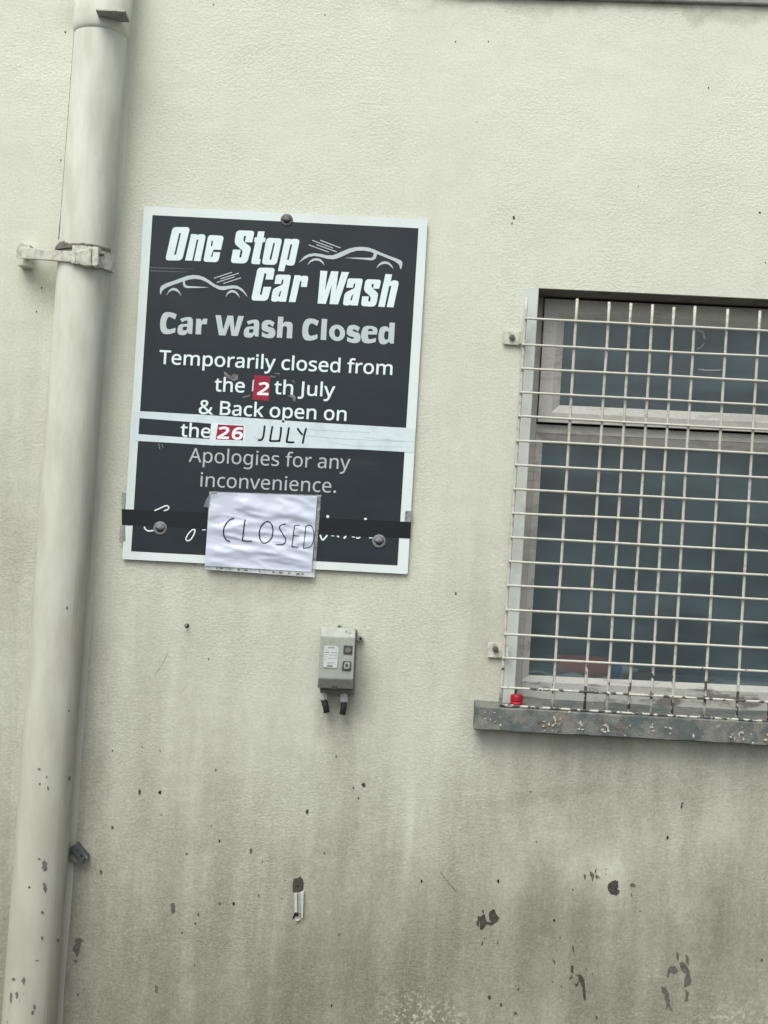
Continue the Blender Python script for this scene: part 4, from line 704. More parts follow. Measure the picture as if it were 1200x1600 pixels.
mb.prism(f_, [Vector((q.x, y0-0.0004, q.z)) for q in f_]); mb.build('paint_edge', M['strap'], ear)
# holderbat strap
zc = axis(402).z; cx = axis(402).x
def arc_band(a0, a1, ri, ro, zt0, zt1, h, name, n=18, jit=0.0015):
    b2 = MB(); vs = []
    for i in range(n+1):
        t = i/n; a = math.radians(a0+(a1-a0)*t); zt_ = zt0+(zt1-zt0)*t
        j1, j2 = noise.noise(Vector((a0, i*0.7, 1)))*jit, noise.noise(Vector((a0, i*0.7, 9)))*jit
        for r_, z_ in ((ri, zt_+j1), (ro, zt_+j1), (ro+j2, zt_-h/2), (ro, zt_-h+j2), (ri, zt_-h+j2)):
            vs.append((cx+r_*math.cos(a), AX-r_*math.sin(a), z_))
    b2.add(vs, [(i*5+j, i*5+(j+1) % 5, (i+1)*5+(j+1) % 5, (i+1)*5+j) for i in range(n) for j in range(5)])
    b2.add([vs[j] for j in range(5)], [tuple(range(5))]); b2.add([vs[-5+j] for j in range(5)], [tuple(range(5))])
    return b2.build(name, M['strap'], dp)
zt0 = at(150, 389, -0.12).z
arc_band(-5, 62, R-0.002, R+0.009, zt0-0.001, zt0+0.000, 0.046, 'strap')
arc_band(62, 100, R-0.002, R+0.013, zt0+0.003, zt0+0.003, 0.047, 'strap', jit=0.003)
def solid(front, y0_, y1_, name, mat, par, bev=0.0015):
    f_ = [at(*q, y0_) for q in front]; b2 = MB(); b2.prism(f_, [Vector((q.x, y1_, q.z)) for q in f_]); return b2.build(name, mat, par, bevel=bev)
mb = MB(); fr_, bk_ = [], []
for (px, py, dy) in ((33, 387, -0.050), (60, 388.5, -0.080), (90, 391, -0.114), (118, 393, -0.142), (117, 410, -0.142), (90, 407.5, -0.114), (60, 405, -0.080), (33, 403.5, -0.050)):
    q = at(px, py, dy); fr_.append(q); bk_.append(Vector((q.x+0.008, dy+0.012, q.z)))
mb.prism(fr_, bk_); mb.build('strap_bar', M['strap'], dp, bevel=0.0015)
st = solid([(31, 377.5), (47, 382), (47.5, 389), (35, 389), (34, 404), (46.5, 405), (45.5, 415.5), (27.5, 415), (29, 404), (24, 400), (25.5, 390)], -0.040, 0.004, 'wall_lug', M['strap'], dp)
solid([(121, 392), (131, 389), (142, 386), (143, 415.5), (131, 415), (121, 411.5)], -0.147, -0.120, 'clamp_plate', M['strap'], dp, 0.003)
cl = solid([(144, 386), (148, 384.5), (149.5, 385.5), (154, 386), (153.5, 414), (148, 416), (143.5, 415)], -0.151, -0.118, 'clamp_lug', M['strap'], dp, 0.0025)
mb = MB(); p_ = at(157, 397, -0.135); mb.tube([p_+Vector((-0.006, 0, 0)), p_+Vector((0.008, 0.004, 0.001))], 0.006, 6); mb.build('bolt', M['iron'], cl)
mb = MB()
for i in range(90):                                   # crusted mortar and dead paint lying on top of the strap
    t = i/89; px = 74+(168-74)*t; hgt = (3.0+4.0*max(0, noise.noise(Vector((px*0.11, 2, 5))))+ (4 if 90 < px < 101 else 0))*0.0021
    p_ = at(px, 386+t*3.0, -0.105); dx_ = (p_.x-cx); yy = AX-math.sqrt(max(0.0, (R+0.006)**2-dx_*dx_)) if abs(dx_) < R+0.006 else -0.040
    mb.tube([Vector((p_.x, yy, p_.z-0.006)), Vector((p_.x+0.001, yy+0.001, p_.z+hgt*0.5)), Vector((p_.x+0.001, yy+0.004, p_.z+hgt))], [0.0042, 0.0036, 0.0012], 6)
mb.build('mortar_crust', M['crust'], dp)

# ================================================================== sign
G = json.loads(GLYPHS)
SB = -0.0105                                          # face of the board
sg = thing('sign', at(414, 885, SB), 'charcoal and white car wash sign with red date stickers screwed to the wall', 'sign')
brd = rounded([(225.3, 322.8, 3), (668, 343.4, 3), (663, 440), (650, 660), (636.8, 897, 3), (191.3, 873.5, 4), (209, 600)], 4)
finish(flat([brd], SB+0.0035, 0.0035), 'board', M['white'], sg)
Y1 = SB-0.0001
pan = [(238.3, 336.1), (654, 356.6), (621, 883.5), (204.8, 861.3)]
finish(flat([pan], Y1, 0.0003), 'printed_panel', M['charcoal'], sg)
Y2 = Y1-0.0003
def put(cs, name, mat, par, y, t=0.0003, off=0.0): return finish(flat(cs, y, t, off), name, mat, par)
def text(s, a, b, cap, mat, off=0.0, par=None, y=Y2, name='lettering', lean=0.0597):
    x = 0; cs = []
    for ch in s:
        adv, con = G[ch]
        cs += [[(x+p[0], p[1]) for p in c] for c in con]; x += adv
    lo = min(p[0] for c in cs for p in c); hi = max(p[0] for c in cs for p in c)
    A = Vector(a); U = (Vector(b)-A)/(hi-lo); V = Vector((lean, -1))*cap/1000
    out = [[tuple(A+U*(p[0]-lo)+V*p[1]) for p in c] for c in cs]
    return put(out, name, mat, par or sg, y, 0.0003, off)
# headline, traced outline by outline
a_ = [(555, 287, 50), (840, 294, 50), (742, 798), (612, 795), (603, 782, 6), (555, 798, 25), (460, 790, 45), (495, 560, 60), (640, 492, 12), (683, 470, 10), (697, 382, 12), (670, 382, 12), (650, 466), (527, 463)]
ac = [(660, 580, 3), (625, 615, 14), (600, 700, 10), (628, 705, 12)]
HEAD = [T(255, 345, 13.333, q) for q in (
    [(199, 130, 80), (560, 133, 75), (392, 828, 90), (41, 824, 75)], [(335, 255, 14), (372, 255, 12), (268, 708, 14), (228, 708, 12)],
    [(582, 275), (690, 280, 20), (722, 298, 6), (765, 278, 15), (893, 290, 70), (778, 840), (638, 836), (735, 392, 18), (700, 388, 15), (603, 830), (455, 826)])]
px_e = lambda q: T(250, 340, 5.217, q)
HEAD += [px_e([(394, 141, 28), (522, 149, 28), (497, 263), (436, 261), (414, 319.5, 4), (428, 321, 4), (435, 280.4), (492, 283), (474, 364, 28), (352, 360, 26)]), px_e([(420, 188, 4), (432, 190, 4), (427, 234, 3), (414, 232, 3)])]
TB = lambda q: T(345, 350, 8.571, q)
HEAD += [TB([(210, 83, 55), (454, 92, 45), (420, 247), (322, 243), (340, 162, 8), (312, 160, 10), (300, 220, 12), (322, 248, 12), (408, 312, 40), (352, 530, 65), (130, 522, 48), (165, 342), (267, 345), (248, 445, 8), (273, 452, 10), (292, 362, 14), (270, 335, 15), (180, 265, 50)]),
         TB([(500, 97), (587, 100), (573, 182), (600, 184), (590, 245), (560, 243), (515, 468), (535, 470), (522, 540), (402, 535, 38), (462, 243), (445, 240), (455, 178), (483, 180)]),
         TB([(612, 183, 52), (823, 195, 46), (745, 550, 60), (548, 540, 45)]), TB([(705, 250, 8), (727, 250, 8), (676, 480, 8), (650, 478, 8)]),
         TB([(858, 197), (935, 200, 8), (950, 207, 4), (975, 198, 8), (1058, 205, 45), (985, 560, 55), (900, 555, 15), (870, 540, 6), (848, 634), (765, 630)]), TB([(932, 272, 8), (957, 272, 8), (911, 482, 8), (886, 480, 8)])]
TC = lambda q: T(385, 405, 12.0, q)
HEAD += [TC([(213, 157, 65), (537, 165, 60), (497, 383), (358, 380), (378, 265, 15), (338, 262, 15), (250, 665, 15), (288, 672, 15), (322, 517), (467, 520), (397, 782, 80), (86, 775, 70)]),
         TC(a_), TC(ac), TC([(905, 300), (1010, 303, 10), (1030, 325, 6), (1060, 310, 12), (1165, 315, 55), (1133, 522), (1020, 517), (1037, 408, 12), (1008, 406, 12), (920, 804), (795, 802)])]
sh2 = lambda q: [(p[0]+112.25, p[1]+5.9)+tuple(p[2:]) for p in q]
TD = lambda q: T(485, 410, 8.0, q)
HEAD += [TD([(125, 103), (213, 108), (180, 360), (260, 110), (350, 113), (318, 362), (390, 118), (483, 122), (345, 525), (238, 520), (268, 282), (192, 520), (90, 514)]),
         sh2(TC(a_)), sh2(TC(ac)),
         TD([(692, 208, 45), (888, 218, 42), (860, 330), (780, 328), (795, 270, 8), (768, 268, 8), (763, 300, 10), (785, 335, 12), (850, 385, 35), (818, 556, 60), (630, 545, 42), (648, 425), (730, 425), (722, 487, 8), (747, 490, 8), (755, 440, 10), (735, 412, 10), (665, 350, 35)]),
         TD([(938, 145), (1022, 150), (1003, 240), (1040, 222, 12), (1110, 235, 50), (1038, 562), (953, 558), (1012, 295, 10), (985, 292, 10), (928, 558), (847, 554)])]
put([rounded(q) for q in HEAD], 'headline', M['ink_white'], sg, Y2)
# the two line-drawn cars
CARS = [T(460, 365, 6.667, q) for q in (
    [(42, 305), (100, 240), (150, 214), (210, 204), (280, 213), (340, 227), (400, 226), (460, 203), (530, 172), (575, 155), (630, 143), (700, 138), (770, 145), (830, 165), (900, 198), (980, 230), (1060, 258), (1108, 278), (1125, 300), (1121, 340), (1110, 370), (1100, 365), (1096, 335), (1080, 312), (1040, 287), (960, 252), (860, 212),
     (855, 238), (842, 263), (815, 278), (770, 275), (640, 263), (520, 252), (640, 250), (770, 252), (800, 252), (820, 240), (828, 203), (790, 188), (720, 177), (650, 178), (590, 195), (520, 228), (450, 258), (400, 268), (340, 262), (270, 243), (210, 232), (150, 242), (100, 268)],
    [(133, 328), (160, 287), (192, 263), (230, 255), (270, 265), (300, 295), (315, 333), (285, 302), (255, 284), (215, 279), (175, 294)],
    [(850, 362), (880, 318), (910, 295), (945, 287), (985, 299), (1015, 330), (1035, 370), (1005, 342), (975, 320), (935, 314), (895, 327)])]
CARS += [T(240, 415, 7.5, q) for q in (
    [(75, 335), (74, 265), (95, 235), (150, 207), (240, 177), (330, 143), (400, 120), (460, 110), (530, 115), (590, 135), (650, 172), (720, 222), (780, 243), (850, 240), (920, 231), (980, 236), (1040, 272), (1080, 325), (1100, 368), (1050, 312), (1000, 278), (940, 266), (880, 274), (820, 288), (770, 282), (700, 247), (620, 192), (560, 165), (490, 155), (420, 162), (366, 180),
     (368, 208), (378, 230), (400, 238), (520, 246), (655, 255), (520, 262), (385, 263), (358, 250), (345, 225), (342, 187), (240, 222), (150, 258), (110, 285), (94, 310), (85, 335)],
    [(150, 348), (178, 292), (210, 267), (240, 260), (280, 275), (308, 312), (325, 355), (290, 312), (250, 292), (215, 291), (180, 312)],
    [(840, 370), (862, 320), (890, 293), (922, 285), (960, 297), (993, 333), (1012, 380), (980, 342), (950, 319), (915, 313), (875, 330)])]
LN = [T(460, 365, 6.667, q) for q in ([(188, 71), (400, 151)], [(270, 70), (480, 149)], [(150, 118), (358, 193)], [(232, 115), (440, 190)])]
LN += [T(240, 415, 7.5, q) for q in ([(710, 147), (917, 79)], [(787, 155), (997, 89)], [(742, 197), (948, 131)], [(817, 210), (1023, 143)])]
right, left = CARS[:3], CARS[3:]
put(right+[stroke(q, 1.35)[0] for q in LN[:4]], 'car_emblem', M['ink_grey'], sg, Y2)
put(left+[stroke(q, 1.35)[0] for q in LN[4:]], 'car_emblem', M['ink_grey'], sg, Y2)
X_ = lambda q: T(245, 480, 6.154, q)
Y_ = lambda q: T(430, 480, 6.154, q)
mv = lambda q, dx, dy: [(p[0]+dx, p[1]+dy)+tuple(p[2:]) for p in q]
el = lambda cx_, cy_, rx_, ry_: [(cx_+rx_*math.cos(i*math.pi/14)+ry_*0.04*math.sin(i*math.pi/14), cy_+ry_*math.sin(i*math.pi/14)) for i in range(28)]
gC = [(192, 70), (175, 118), (110, 82, 60), (86, 150, 60), (96, 222, 60), (180, 198), (178, 240), (120, 262, 60), (42, 254, 80), (26, 150, 90), (58, 48, 80), (140, 46, 60)]
ga = [(243, 145), (270, 130, 20), (298, 126, 18), (294, 160), (205, 163, 50), (193, 266, 50), (275, 270, 25), (298, 240), (308, 256), (340, 258), (350, 93, 55), (275, 96, 30), (226, 113)]
gac = [(292, 187), (248, 187, 20), (248, 224, 18), (289, 222, 18)]
gs = [(1133, 148), (1116, 188), (1075, 158, 25), (1060, 182, 12), (1142, 205, 40), (1137, 294, 50), (1060, 300, 40), (1008, 278), (1012, 238), (1060, 264, 25), (1084, 245, 12), (1003, 222, 40), (1013, 133, 50), (1085, 118, 40)]
for q in ([X_(gC)], [X_(ga), X_(gac)], [X_([(380, 110), (425, 113), (430, 135), (450, 108, 15), (487, 112), (480, 165), (430, 160, 30), (425, 262), (372, 260)])],
          [X_([(565, 75), (618, 78), (638, 215), (680, 80), (735, 82), (748, 220), (783, 83), (837, 86), (778, 277), (718, 275), (702, 160), (660, 272), (597, 270)])],
          [X_(mv(ga, 638, 24.5)), X_(mv(gac, 638, 24.5))], [X_(gs)], [Y_([(28, 90), (80, 93), (75, 158), (95, 138, 20), (170, 143, 45), (162, 300), (110, 297), (116, 186, 25), (75, 178, 30), (66, 295), (15, 292)])],
          [Y_(mv(gC, 228, 62))], [Y_([(448, 112), (500, 114), (490, 316), (436, 313)])], [Y_(el(595, 247, 77, 79)), Y_(el(596, 247, 27, 41))], [Y_(mv(gs, -319, 47))],
          [Y_([(978, 264), (892, 262), (895, 314, 30), (970, 296), (966, 334), (900, 352, 40), (830, 338, 60), (824, 240, 60), (853, 180, 50), (930, 178, 40), (988, 203, 60)]), Y_([(890, 230), (897, 208, 14), (935, 208, 14), (938, 232)])],
          [Y_([(1100, 148), (1152, 150), (1140, 352), (1105, 348), (1095, 332, 8), (1060, 360, 25), (998, 352, 45), (990, 260, 50), (1013, 186, 45), (1075, 183, 20), (1096, 205)]), Y_([(1092, 235, 15), (1060, 226, 20), (1043, 275, 25), (1056, 316, 20), (1086, 310, 12)])]):
    put([rounded(p) for p in q], 'bold_letter', M['ink_grey'], sg, Y2)
text('Temporarily closed from', (248.8, 568.2), (612.4, 585.6), 21.0, M['ink_white'], 0.0007)
text('the', (335.2, 611.0), (381.6, 613.2), 21.0, M['ink_white'], 0.0007)
text('th July', (428.4, 615.2), (522.6, 620.0), 21.0, M['ink_white'], 0.0007)
text('& Back open on', (310.6, 646.3), (540.6, 657.4), 21.0, M['ink_white'], 0.0007)
text('Apologies for any', (294.8, 721.5), (546.6, 733.4), 21.6, M['ink_pale'], 0.0001)
text('inconvenience.', (312.8, 760.0), (524.8, 770.0), 21.6, M['ink_pale'], 0.0001)
put([[(397.5, 592.5), (395.0, 594.5), (393.6, 611.5), (395.2, 611.2)]], 'lettering', M['ink_white'], sg, Y2)
# what is left showing of the covered script line
SC = []
for org, s, q, w_, cl_ in ((180, 7.059, [(435, 267), (500, 238), (560, 213), (590, 225), (582, 252), (540, 268)], 14, False),
        (180, 7.059, [(320, 448), (340, 478), (375, 492), (425, 484)], 15, False), (180, 7.059, [(962, 480), (996, 478)], 11, False),
        (480, 6.667, [(135, 575), (152, 615), (170, 620), (208, 577)], 17, False), (480, 6.667, [(250, 581), (280, 583)], 7, False),
        (480, 6.667, [(312, 585), (330, 592)], 15, False), (480, 6.667, [(384, 606), (402, 588)], 19, False), (480, 6.667, [(468, 592), (493, 596)], 9, False),
        (480, 6.667, [(510, 598), (524, 606), (552, 597)], 13, False), (480, 6.667, [(645, 601), (680, 604)], 9, False),
        (480, 6.667, [(212, 372), (216, 388)], 28, False), (480, 6.667, [(598, 404), (616, 406)], 22, False)):
    put(stroke(T(org, 760 if org == 180 else 750, s, q), w_/s, cl_), 'script_stroke', M['ink_white'], sg, Y2)
SC = stroke(T(180, 760, 7.059, [(780, 580), (805, 525), (848, 482), (880, 480), (868, 530), (835, 582), (800, 600)]), 2.0, True)
put(SC, 'script_stroke', M['ink_white'], sg, Y2)
# faint dotted print at the left and scraps of old tape round the first sticker
FD = []
for r_ in range(2):
    for i in range(26 - r_*4):
        px = 236+i*2.6; FD.append([(px, 417+r_*5+i*0.12), (px+1.3, 417.1+r_*5+i*0.12), (px+1.2, 419.2+r_*5+i*0.12-i*0.05), (px-0.1, 419.0+r_*5+i*0.12-i*0.05)])
put(FD, 'faint_print', M['boxmid'], sg, Y2, 0.0001)
SCR = [[(349.5, 580), (353, 582), (358, 586), (366, 590), (362, 593), (357, 592), (351, 586)], [(364, 584), (372, 586), (372, 593), (366, 595), (361, 594)], [(428.5, 582), (437, 583.5), (437, 585), (429.5, 583.8)],
       [(378, 620), (385, 618), (391, 616.5), (390, 619), (384, 621), (379, 622)], [(456, 594), (460, 595), (461, 599), (458, 597)], [(458, 617), (462, 619), (462, 627), (458, 627), (457, 622), (448, 618)], [(422, 586), (431, 588), (430, 590), (422, 589)],
       [(247, 693), (249, 693), (250.5, 702), (249, 702)], [(252.5, 693), (254, 694), (255, 700), (253.5, 700)]]
for q in SCR: put([q], 'tape_scrap', M['film_grey'], sg, Y2, 0.0002)
# red date stickers
s1 = put([[(397.6, 586), (422.6, 587.8), (419.8, 626.3), (394.2, 624.3)]], 'red_sticker', M['red'], sg, Y2, 0.0004)
text('2', (402.4, 616.2), (418.4, 616.9), 18.3, M['digit'], 0.0015, s1, Y2-0.0004, 'digit', 0.16)
# white tape band with the second date
Y3 = Y2-0.0003
band = [(208.5, 642.0), (240, 643.6), (340, 649.5), (480, 659.5), (560, 664.2), (648.5, 669.5), (646.8, 707), (560, 702), (420, 698.3), (330, 695.8), (270, 692), (206.5, 688.5)]
win_ = [(217, 653.2), (329.8, 661.9), (327.4, 686.2), (216.0, 678.3)]
tp = put([band, win_[::-1]], 'white_tape', M['tape_white'], sg, Y2, 0.0003)
text('the', (282.0, 681.8), (328.4, 684.2), 20.4, M['ink_white'], 0.0007)
wl = put([[(331, 660.5), (384, 664.5), (382, 690.5), (328, 688.0)]], 'white_label', M['ink_white'], tp, Y3, 0.0002)
s2 = put([[(340.6, 663.2), (380.8, 665.2), (379.6, 688.2), (337.0, 686.6)]], 'red_sticker', M['red'], sg, Y3-0.0002, 0.0003)
text('2', (340.2, 684.4), (356.4, 685.2), 17.0, M['digit'], 0.0017, s2, Y3-0.0005, 'digit', 0.16)
text('6', (362.0, 685.6), (377.6, 686.4), 17.4, M['digit'], 0.0017, s2, Y3-0.0005, 'digit', 0.16)
JY = []
for q in ([(413.6, 665.5), (412.4, 676), (411.2, 683), (408, 687.4), (403.6, 687.6)], [(425.6, 666.5), (423.5, 678), (421.8, 689)], [(421.8, 689), (430, 689.2), (437, 689)], [(439.2, 667.8), (438.6, 678), (436.6, 689)],
          [(451.4, 668.4), (449.6, 680), (447.6, 690.4)], [(447.6, 690.4), (453, 691.2), (459.4, 691)], [(465, 669.4), (468.6, 675), (472.4, 679)], [(478.4, 669.4), (475.4, 680), (473, 692.6)]):
    JY += [stroke(q, 3.1)[0]]
for q in JY: put([q], 'handwriting', M['marker'], tp, Y3, 0.0002)
# strip of bare tape creases on the right of the band
CRS = [stroke([(480, 671), (540, 674.5), (560, 675), (578, 676.5)], 1.0)[0], stroke([(478, 681), (540, 686), (632, 690)], 0.9)[0], stroke([(520, 692), (560, 697), (630, 698.5)], 0.8)[0], stroke([(570, 684), (640, 690), (648, 691)], 0.7)[0], stroke([(395, 682), (405, 685.5), (412, 685.5)], 0.9)[0]]
for q in CRS: put([q], 'tape_crease', M['crease'], tp, Y3, 0.0001)
# black tape across the script line, and the clear tape under its ends
bt_ = [(190.2, 795.3), (300, 800.2), (420, 805.6), (642.2, 815.6), (641.2, 841.6), (420, 830.6), (300, 825.2), (190.6, 820.4)]
put([bt_], 'black_tape', M['tape_black'], sg, Y1-0.0001, 0.00035)
for q in ([(190.5, 769.5), (197.5, 770), (195, 795), (190, 795)], [(188, 821), (195.5, 821), (196, 846), (186, 845)], [(633, 798), (645, 798.5), (643, 815.5), (632, 815)]):
    put([q], 'clear_tape', M['film_grey'], sg, Y2-0.0005, 0.0002)
put([T(480, 750, 6.667, [(1020, 355), (1030, 328), (1050, 322), (1040, 345)]), T(480, 750, 6.667, [(1018, 400), (1030, 385), (1045, 392), (1030, 415)])], 'torn_tape', M['boxmid'], sg, Y2-0.0007, 0.0002)
# screw washers
for px, py, r_, mt in ((448, 343.6, 9.6, 'washer_grey'), (250.4, 825.3, 10.6, 'washer_clear'), (592.2, 845.5, 10.5, 'washer_clear')):
    mb = MB(); k = ppm(SB); c_ = at(px, py, Y2)
    pr = [(0.0, 1.0), (0.0020, 1.0), (0.0027, 0.93), (0.0030, 0.62), (0.0026, 0.40), (0.0022, 0.26)]
    mb.tube([Vector((c_.x, Y2+0.0003-d_, c_.z)) for d_, q in pr], [q*r_*k for d_, q in pr], 28)
    wa = mb.build('screw_washer', M[mt], sg, smooth=True)
    mb = MB(); mb.tube([Vector((c_.x, Y2-0.0015, c_.z)), Vector((c_.x, Y2-0.0032, c_.z)), Vector((c_.x, Y2-0.0036, c_.z))], [0.24*r_*k, 0.24*r_*k, 0.16*r_*k], 10)
    mb.build('screw', M['iron'] if mt == 'washer_clear' else M['boxdark'], wa)

# ================================================================== paper notice in a plastic pocket
NY = -0.0150
nc = [(328.3, 768.7), (495.8, 775.0), (486.7, 893.7), (320.0, 884.0)]
nb = thing('paper_notice', at(405, 890, NY), 'crumpled white paper handwritten CLOSED in a clear punched pocket at the bottom of the sign', 'notice')
def wrinkle(u, v):
    a = noise.noise(Vector((u*2.2+v*1.2, v*5.5-u*1.0, 2.0)))*0.0062
    b = (1-abs(noise.noise(Vector((u*2.6+v*0.8, v*7.5-u*1.6, 9.0))))*2)*0.0034 - abs(noise.noise(Vector((u*4.0-v*3.0, v*6.0+u*2.5, 21.0))))*0.0030
    c_ = noise.noise(Vector((u*9, v*14, 4.0)))*0.0010
    e = min(u, 1-u, v, 1-v); f = min(1, e*7+0.25)
    return max(-0.0012, (a+b+c_)*f)
def npt(u, v, lift=0.0):
    A_ = Vector(nc[0])*(1-u)+Vector(nc[1])*u; B_ = Vector(nc[3])*(1-u)+Vector(nc[2])*u
    q = A_*(1-v)+B_*v
    p = at(q.x, q.y, NY); p.y = NY-0.002-wrinkle(u, v)-lift; return p
mb = MB(); nu, nv = 90, 66
mb.add([npt(i/nu, j/nv) for j in range(nv+1) for i in range(nu+1)], [(j*(nu+1)+i, j*(nu+1)+i+1, (j+1)*(nu+1)+i+1, (j+1)*(nu+1)+i) for j in range(nv) for i in range(nu)])
pp = mb.build('paper', M['paper'], nb, smooth=True)
def uv_of(px, py):
    U = Vector(nc[1])-Vector(nc[0]); V = Vector(nc[3])-Vector(nc[0]); d_ = Vector((px, py))-Vector(nc[0])
    det = U.x*V.y-U.y*V.x
    return (d_.x*V.y-d_.y*V.x)/det, (U.x*d_.y-U.y*d_.x)/det
def pen(q, w_, closed=False):
    P_ = [Vector(p) for p in T(310, 750, 6.0, q)]
    full = []
    n_ = len(P_)
    for i in range(n_ if closed else n_-1):
        p0, p1, p2, p3 = (P_[i-1], P_[i], P_[(i+1) % n_], P_[(i+2) % n_]) if closed else (P_[max(i-1, 0)], P_[i], P_[i+1], P_[min(i+2, n_-1)])
        for j in range(6):
            t = j/6; full.append(0.5*((2*p1)+(p2-p0)*t+(2*p0-5*p1+4*p2-p3)*t*t+(3*p1-p0-3*p2+p3)*t**3) if n_ > 2 else p1+(p2-p1)*t)
    full.append(P_[0] if closed else P_[-1])
    b2 = MB(); b2.tube([npt(*uv_of(p.x, p.y), 0.0002) for p in full], w_/2*ppm(NY), 6); return b2
CL = [([(335, 355), (290, 375), (252, 425), (237, 480), (245, 530), (268, 562), (297, 574)], 9.5, False), ([(440, 368), (428, 450), (414, 562)], 9, False), ([(414, 562), (450, 566), (507, 566)], 8, False),
      ([(648, 384), (685, 405), (700, 455), (690, 530), (650, 575), (610, 582), (580, 545), (574, 480), (600, 415)], 8.5, True),
      ([(822, 405), (778, 416), (762, 445), (790, 492), (818, 540), (816, 575), (788, 595), (730, 597)], 7.5, False), ([(903, 420), (892, 510), (880, 612)], 7, False), ([(950, 418), (925, 417), (903, 420)], 6.5, False),
      ([(893, 510), (920, 514), (947, 515)], 6.5, False), ([(880, 612), (910, 616), (943, 616)], 7, False), ([(1010, 425), (1000, 520), (988, 628)], 6, False), ([(1003, 430), (1035, 415), (1068, 430), (1084, 490), (1080, 560), (1058, 606), (1020, 622), (988, 628)], 6, False)]
# strokes of one letter share a mesh
LET = [CL[0:1], CL[1:3], CL[3:4], CL[4:5], CL[5:9], CL[9:11]]
for grp in LET:
    mb = MB()
    for q, w_, c_ in grp:
        b2 = pen(q, w_/6*1.35, c_); mb.add(b2.v, b2.f)
    mb.build('letter', M['pen'], pp, smooth=True)
pk = put([[(327, 767.5), (352, 768.6), (501.8, 773.4), (491.8, 902.2), (319.6, 890)]], 'plastic_pocket', M['film'], nb, NY+0.0010, 0.0005)
st_ = put([[(320.5, 884.3), (486.8, 894.0), (491.0, 896.5), (491.6, 902.2), (319.6, 889.6)]], 'binding_strip', clear_m('milky_binding_strip', (0.62, 0.66, 0.67), 0.62, 0.3), nb, NY+0.0004, 0.0005)
HL = []
for x, w_ in ((168, 12), (217, 26), (298, 12), (378, 27), (447, 30), (573, 12), (703, 27), (770, 28), (848, 13), (932, 28), (977, 15)):
    yv = 826+(x-168)*0.0695; HL.append(T(310, 750, 6.0, [(x-w_/2, yv-7), (x+w_/2, yv-6), (x+w_/2, yv+9), (x-w_/2, yv+8)]))
for q in HL: put([q], 'punch_hole', M['iron'], st_, NY-0.0002, 0.0002)
put([T(310, 750, 6.0, [(165, 102), (120, 112), (75, 180), (48, 248), (98, 262), (112, 130), (180, 122)])], 'clear_tape', M['film_grey'], nb, NY-0.0045, 0.0002)
for q in ([(1112, 285), (1146, 250), (1142, 275), (1112, 300)], [(1090, 495), (1122, 490), (1120, 502), (1090, 506)], [(1115, 140), (1152, 142), (1150, 160), (1116, 158)]): put([T(310, 750, 6.0, q)], 'clear_tape', M['film'], nb, NY-0.0012, 0.0002)

# ================================================================== switch box
bx = thing('switch_box', at(528, 1090, 0.0), 'small grey electrical switch box with two cable stubs fixed to the wall below the sign', 'switch box')
BY0, BY1 = -0.034, -0.092
def loop(pts, y): return [at(*q, y) for q in pts]
# base: back box, a little narrower at the bottom than the lid
mb = MB(); bq = [(503, 982), (558, 984), (554, 1086), (499.5, 1083)]
mb.prism(loop(bq, BY0), [Vector((q.x, 0.002, q.z)) for q in loop(bq, BY0)]); mb.build('back_box', M['boxmid'], bx, bevel=0.004, seg=3)
# lid: profile with sloping facets top and bottom
def lerp(a, b, t): return (a[0]+(b[0]-a[0])*t, a[1]+(b[1]-a[1])*t)
TL, TR, BR, BL = (502.0, 979.2), (556.0, 981.6), (551.2, 1076.5), (496.0, 1074.6)
secs = [(0.0, BY0-0.0006), (0.0, BY1+0.018), (0.155, BY1), (0.845, BY1+0.002), (1.0, BY1+0.022), (1.0, BY0-0.0006)]
mb = MB(); vs = []
for v, y in secs:
    vs += [at(*lerp(TL, BL, v), y), at(*lerp(TR, BR, v), y)]
n_ = len(secs)
mb.add(vs, [(2*i, 2*i+1, 2*i+3, 2*i+2) for i in range(n_-1)]+[(2*n_-2, 2*n_-1, 1, 0), tuple(2*i for i in range(n_)), tuple(2*i+1 for i in range(n_-1, -1, -1))])
lid = mb.build('lid', M['boxgrey'], bx, bevel=0.0028, seg=3)
FY = BY1+0.0012
def facep(q, name, mat, par, t=0.0012, y=None): return finish(flat(q, FY if y is None else y, t), name, mat, par)
Q = lambda pts: T(460, 950, 7.5, pts)
lb = facep([rounded(Q([(352, 440, 8), (500, 447, 30), (520, 470, 12), (498, 703, 12), (336, 694, 8)]), 4)], 'nameplate', M['boxlabel'], lid, 0.0018)
LNS = []
random.seed(3)
for (yy, a, b, th) in ((464, 392, 470, 16), (520, 356, 412, 10), (522, 430, 505, 9), (545, 360, 400, 6), (552, 408, 500, 6), (570, 360, 384, 6), (590, 390, 490, 5), (606, 356, 374, 5), (640, 380, 470, 5), (655, 384, 488, 5)):
    x = a
    while x < b:
        w_ = random.uniform(5, 14); LNS.append(Q([(x, yy-th/2), (min(b, x+w_), yy-th/2+0.4), (min(b, x+w_), yy+th/2), (x, yy+th/2)])); x += w_+random.uniform(3, 6)
facep(LNS, 'printed_marks', M['boxmid'], lb, 0.0003, FY-0.0018)
facep([Q([(382, 672), (450, 676), (449, 688), (381, 685)])], 'printed_marks', M['boxdark'], lb, 0.0003, FY-0.0018)
wd_ = facep([rounded(Q([(577, 438, 6), (684, 443, 6), (677, 548, 6), (572, 542, 6)]), 3)], 'switch_window', M['boxdark'], lid, 0.0016)
facep([Q([(598, 470), (640, 455), (668, 500), (625, 530), (592, 505)])], 'rocker', M['boxmid'], wd_, 0.0014, FY-0.0016)
rs = facep([rounded(Q([(568, 620, 14), (668, 625, 14), (660, 733, 14), (556, 728, 14)]), 4)], 'button_plate', M['boxdark'], lid, 0.0022)
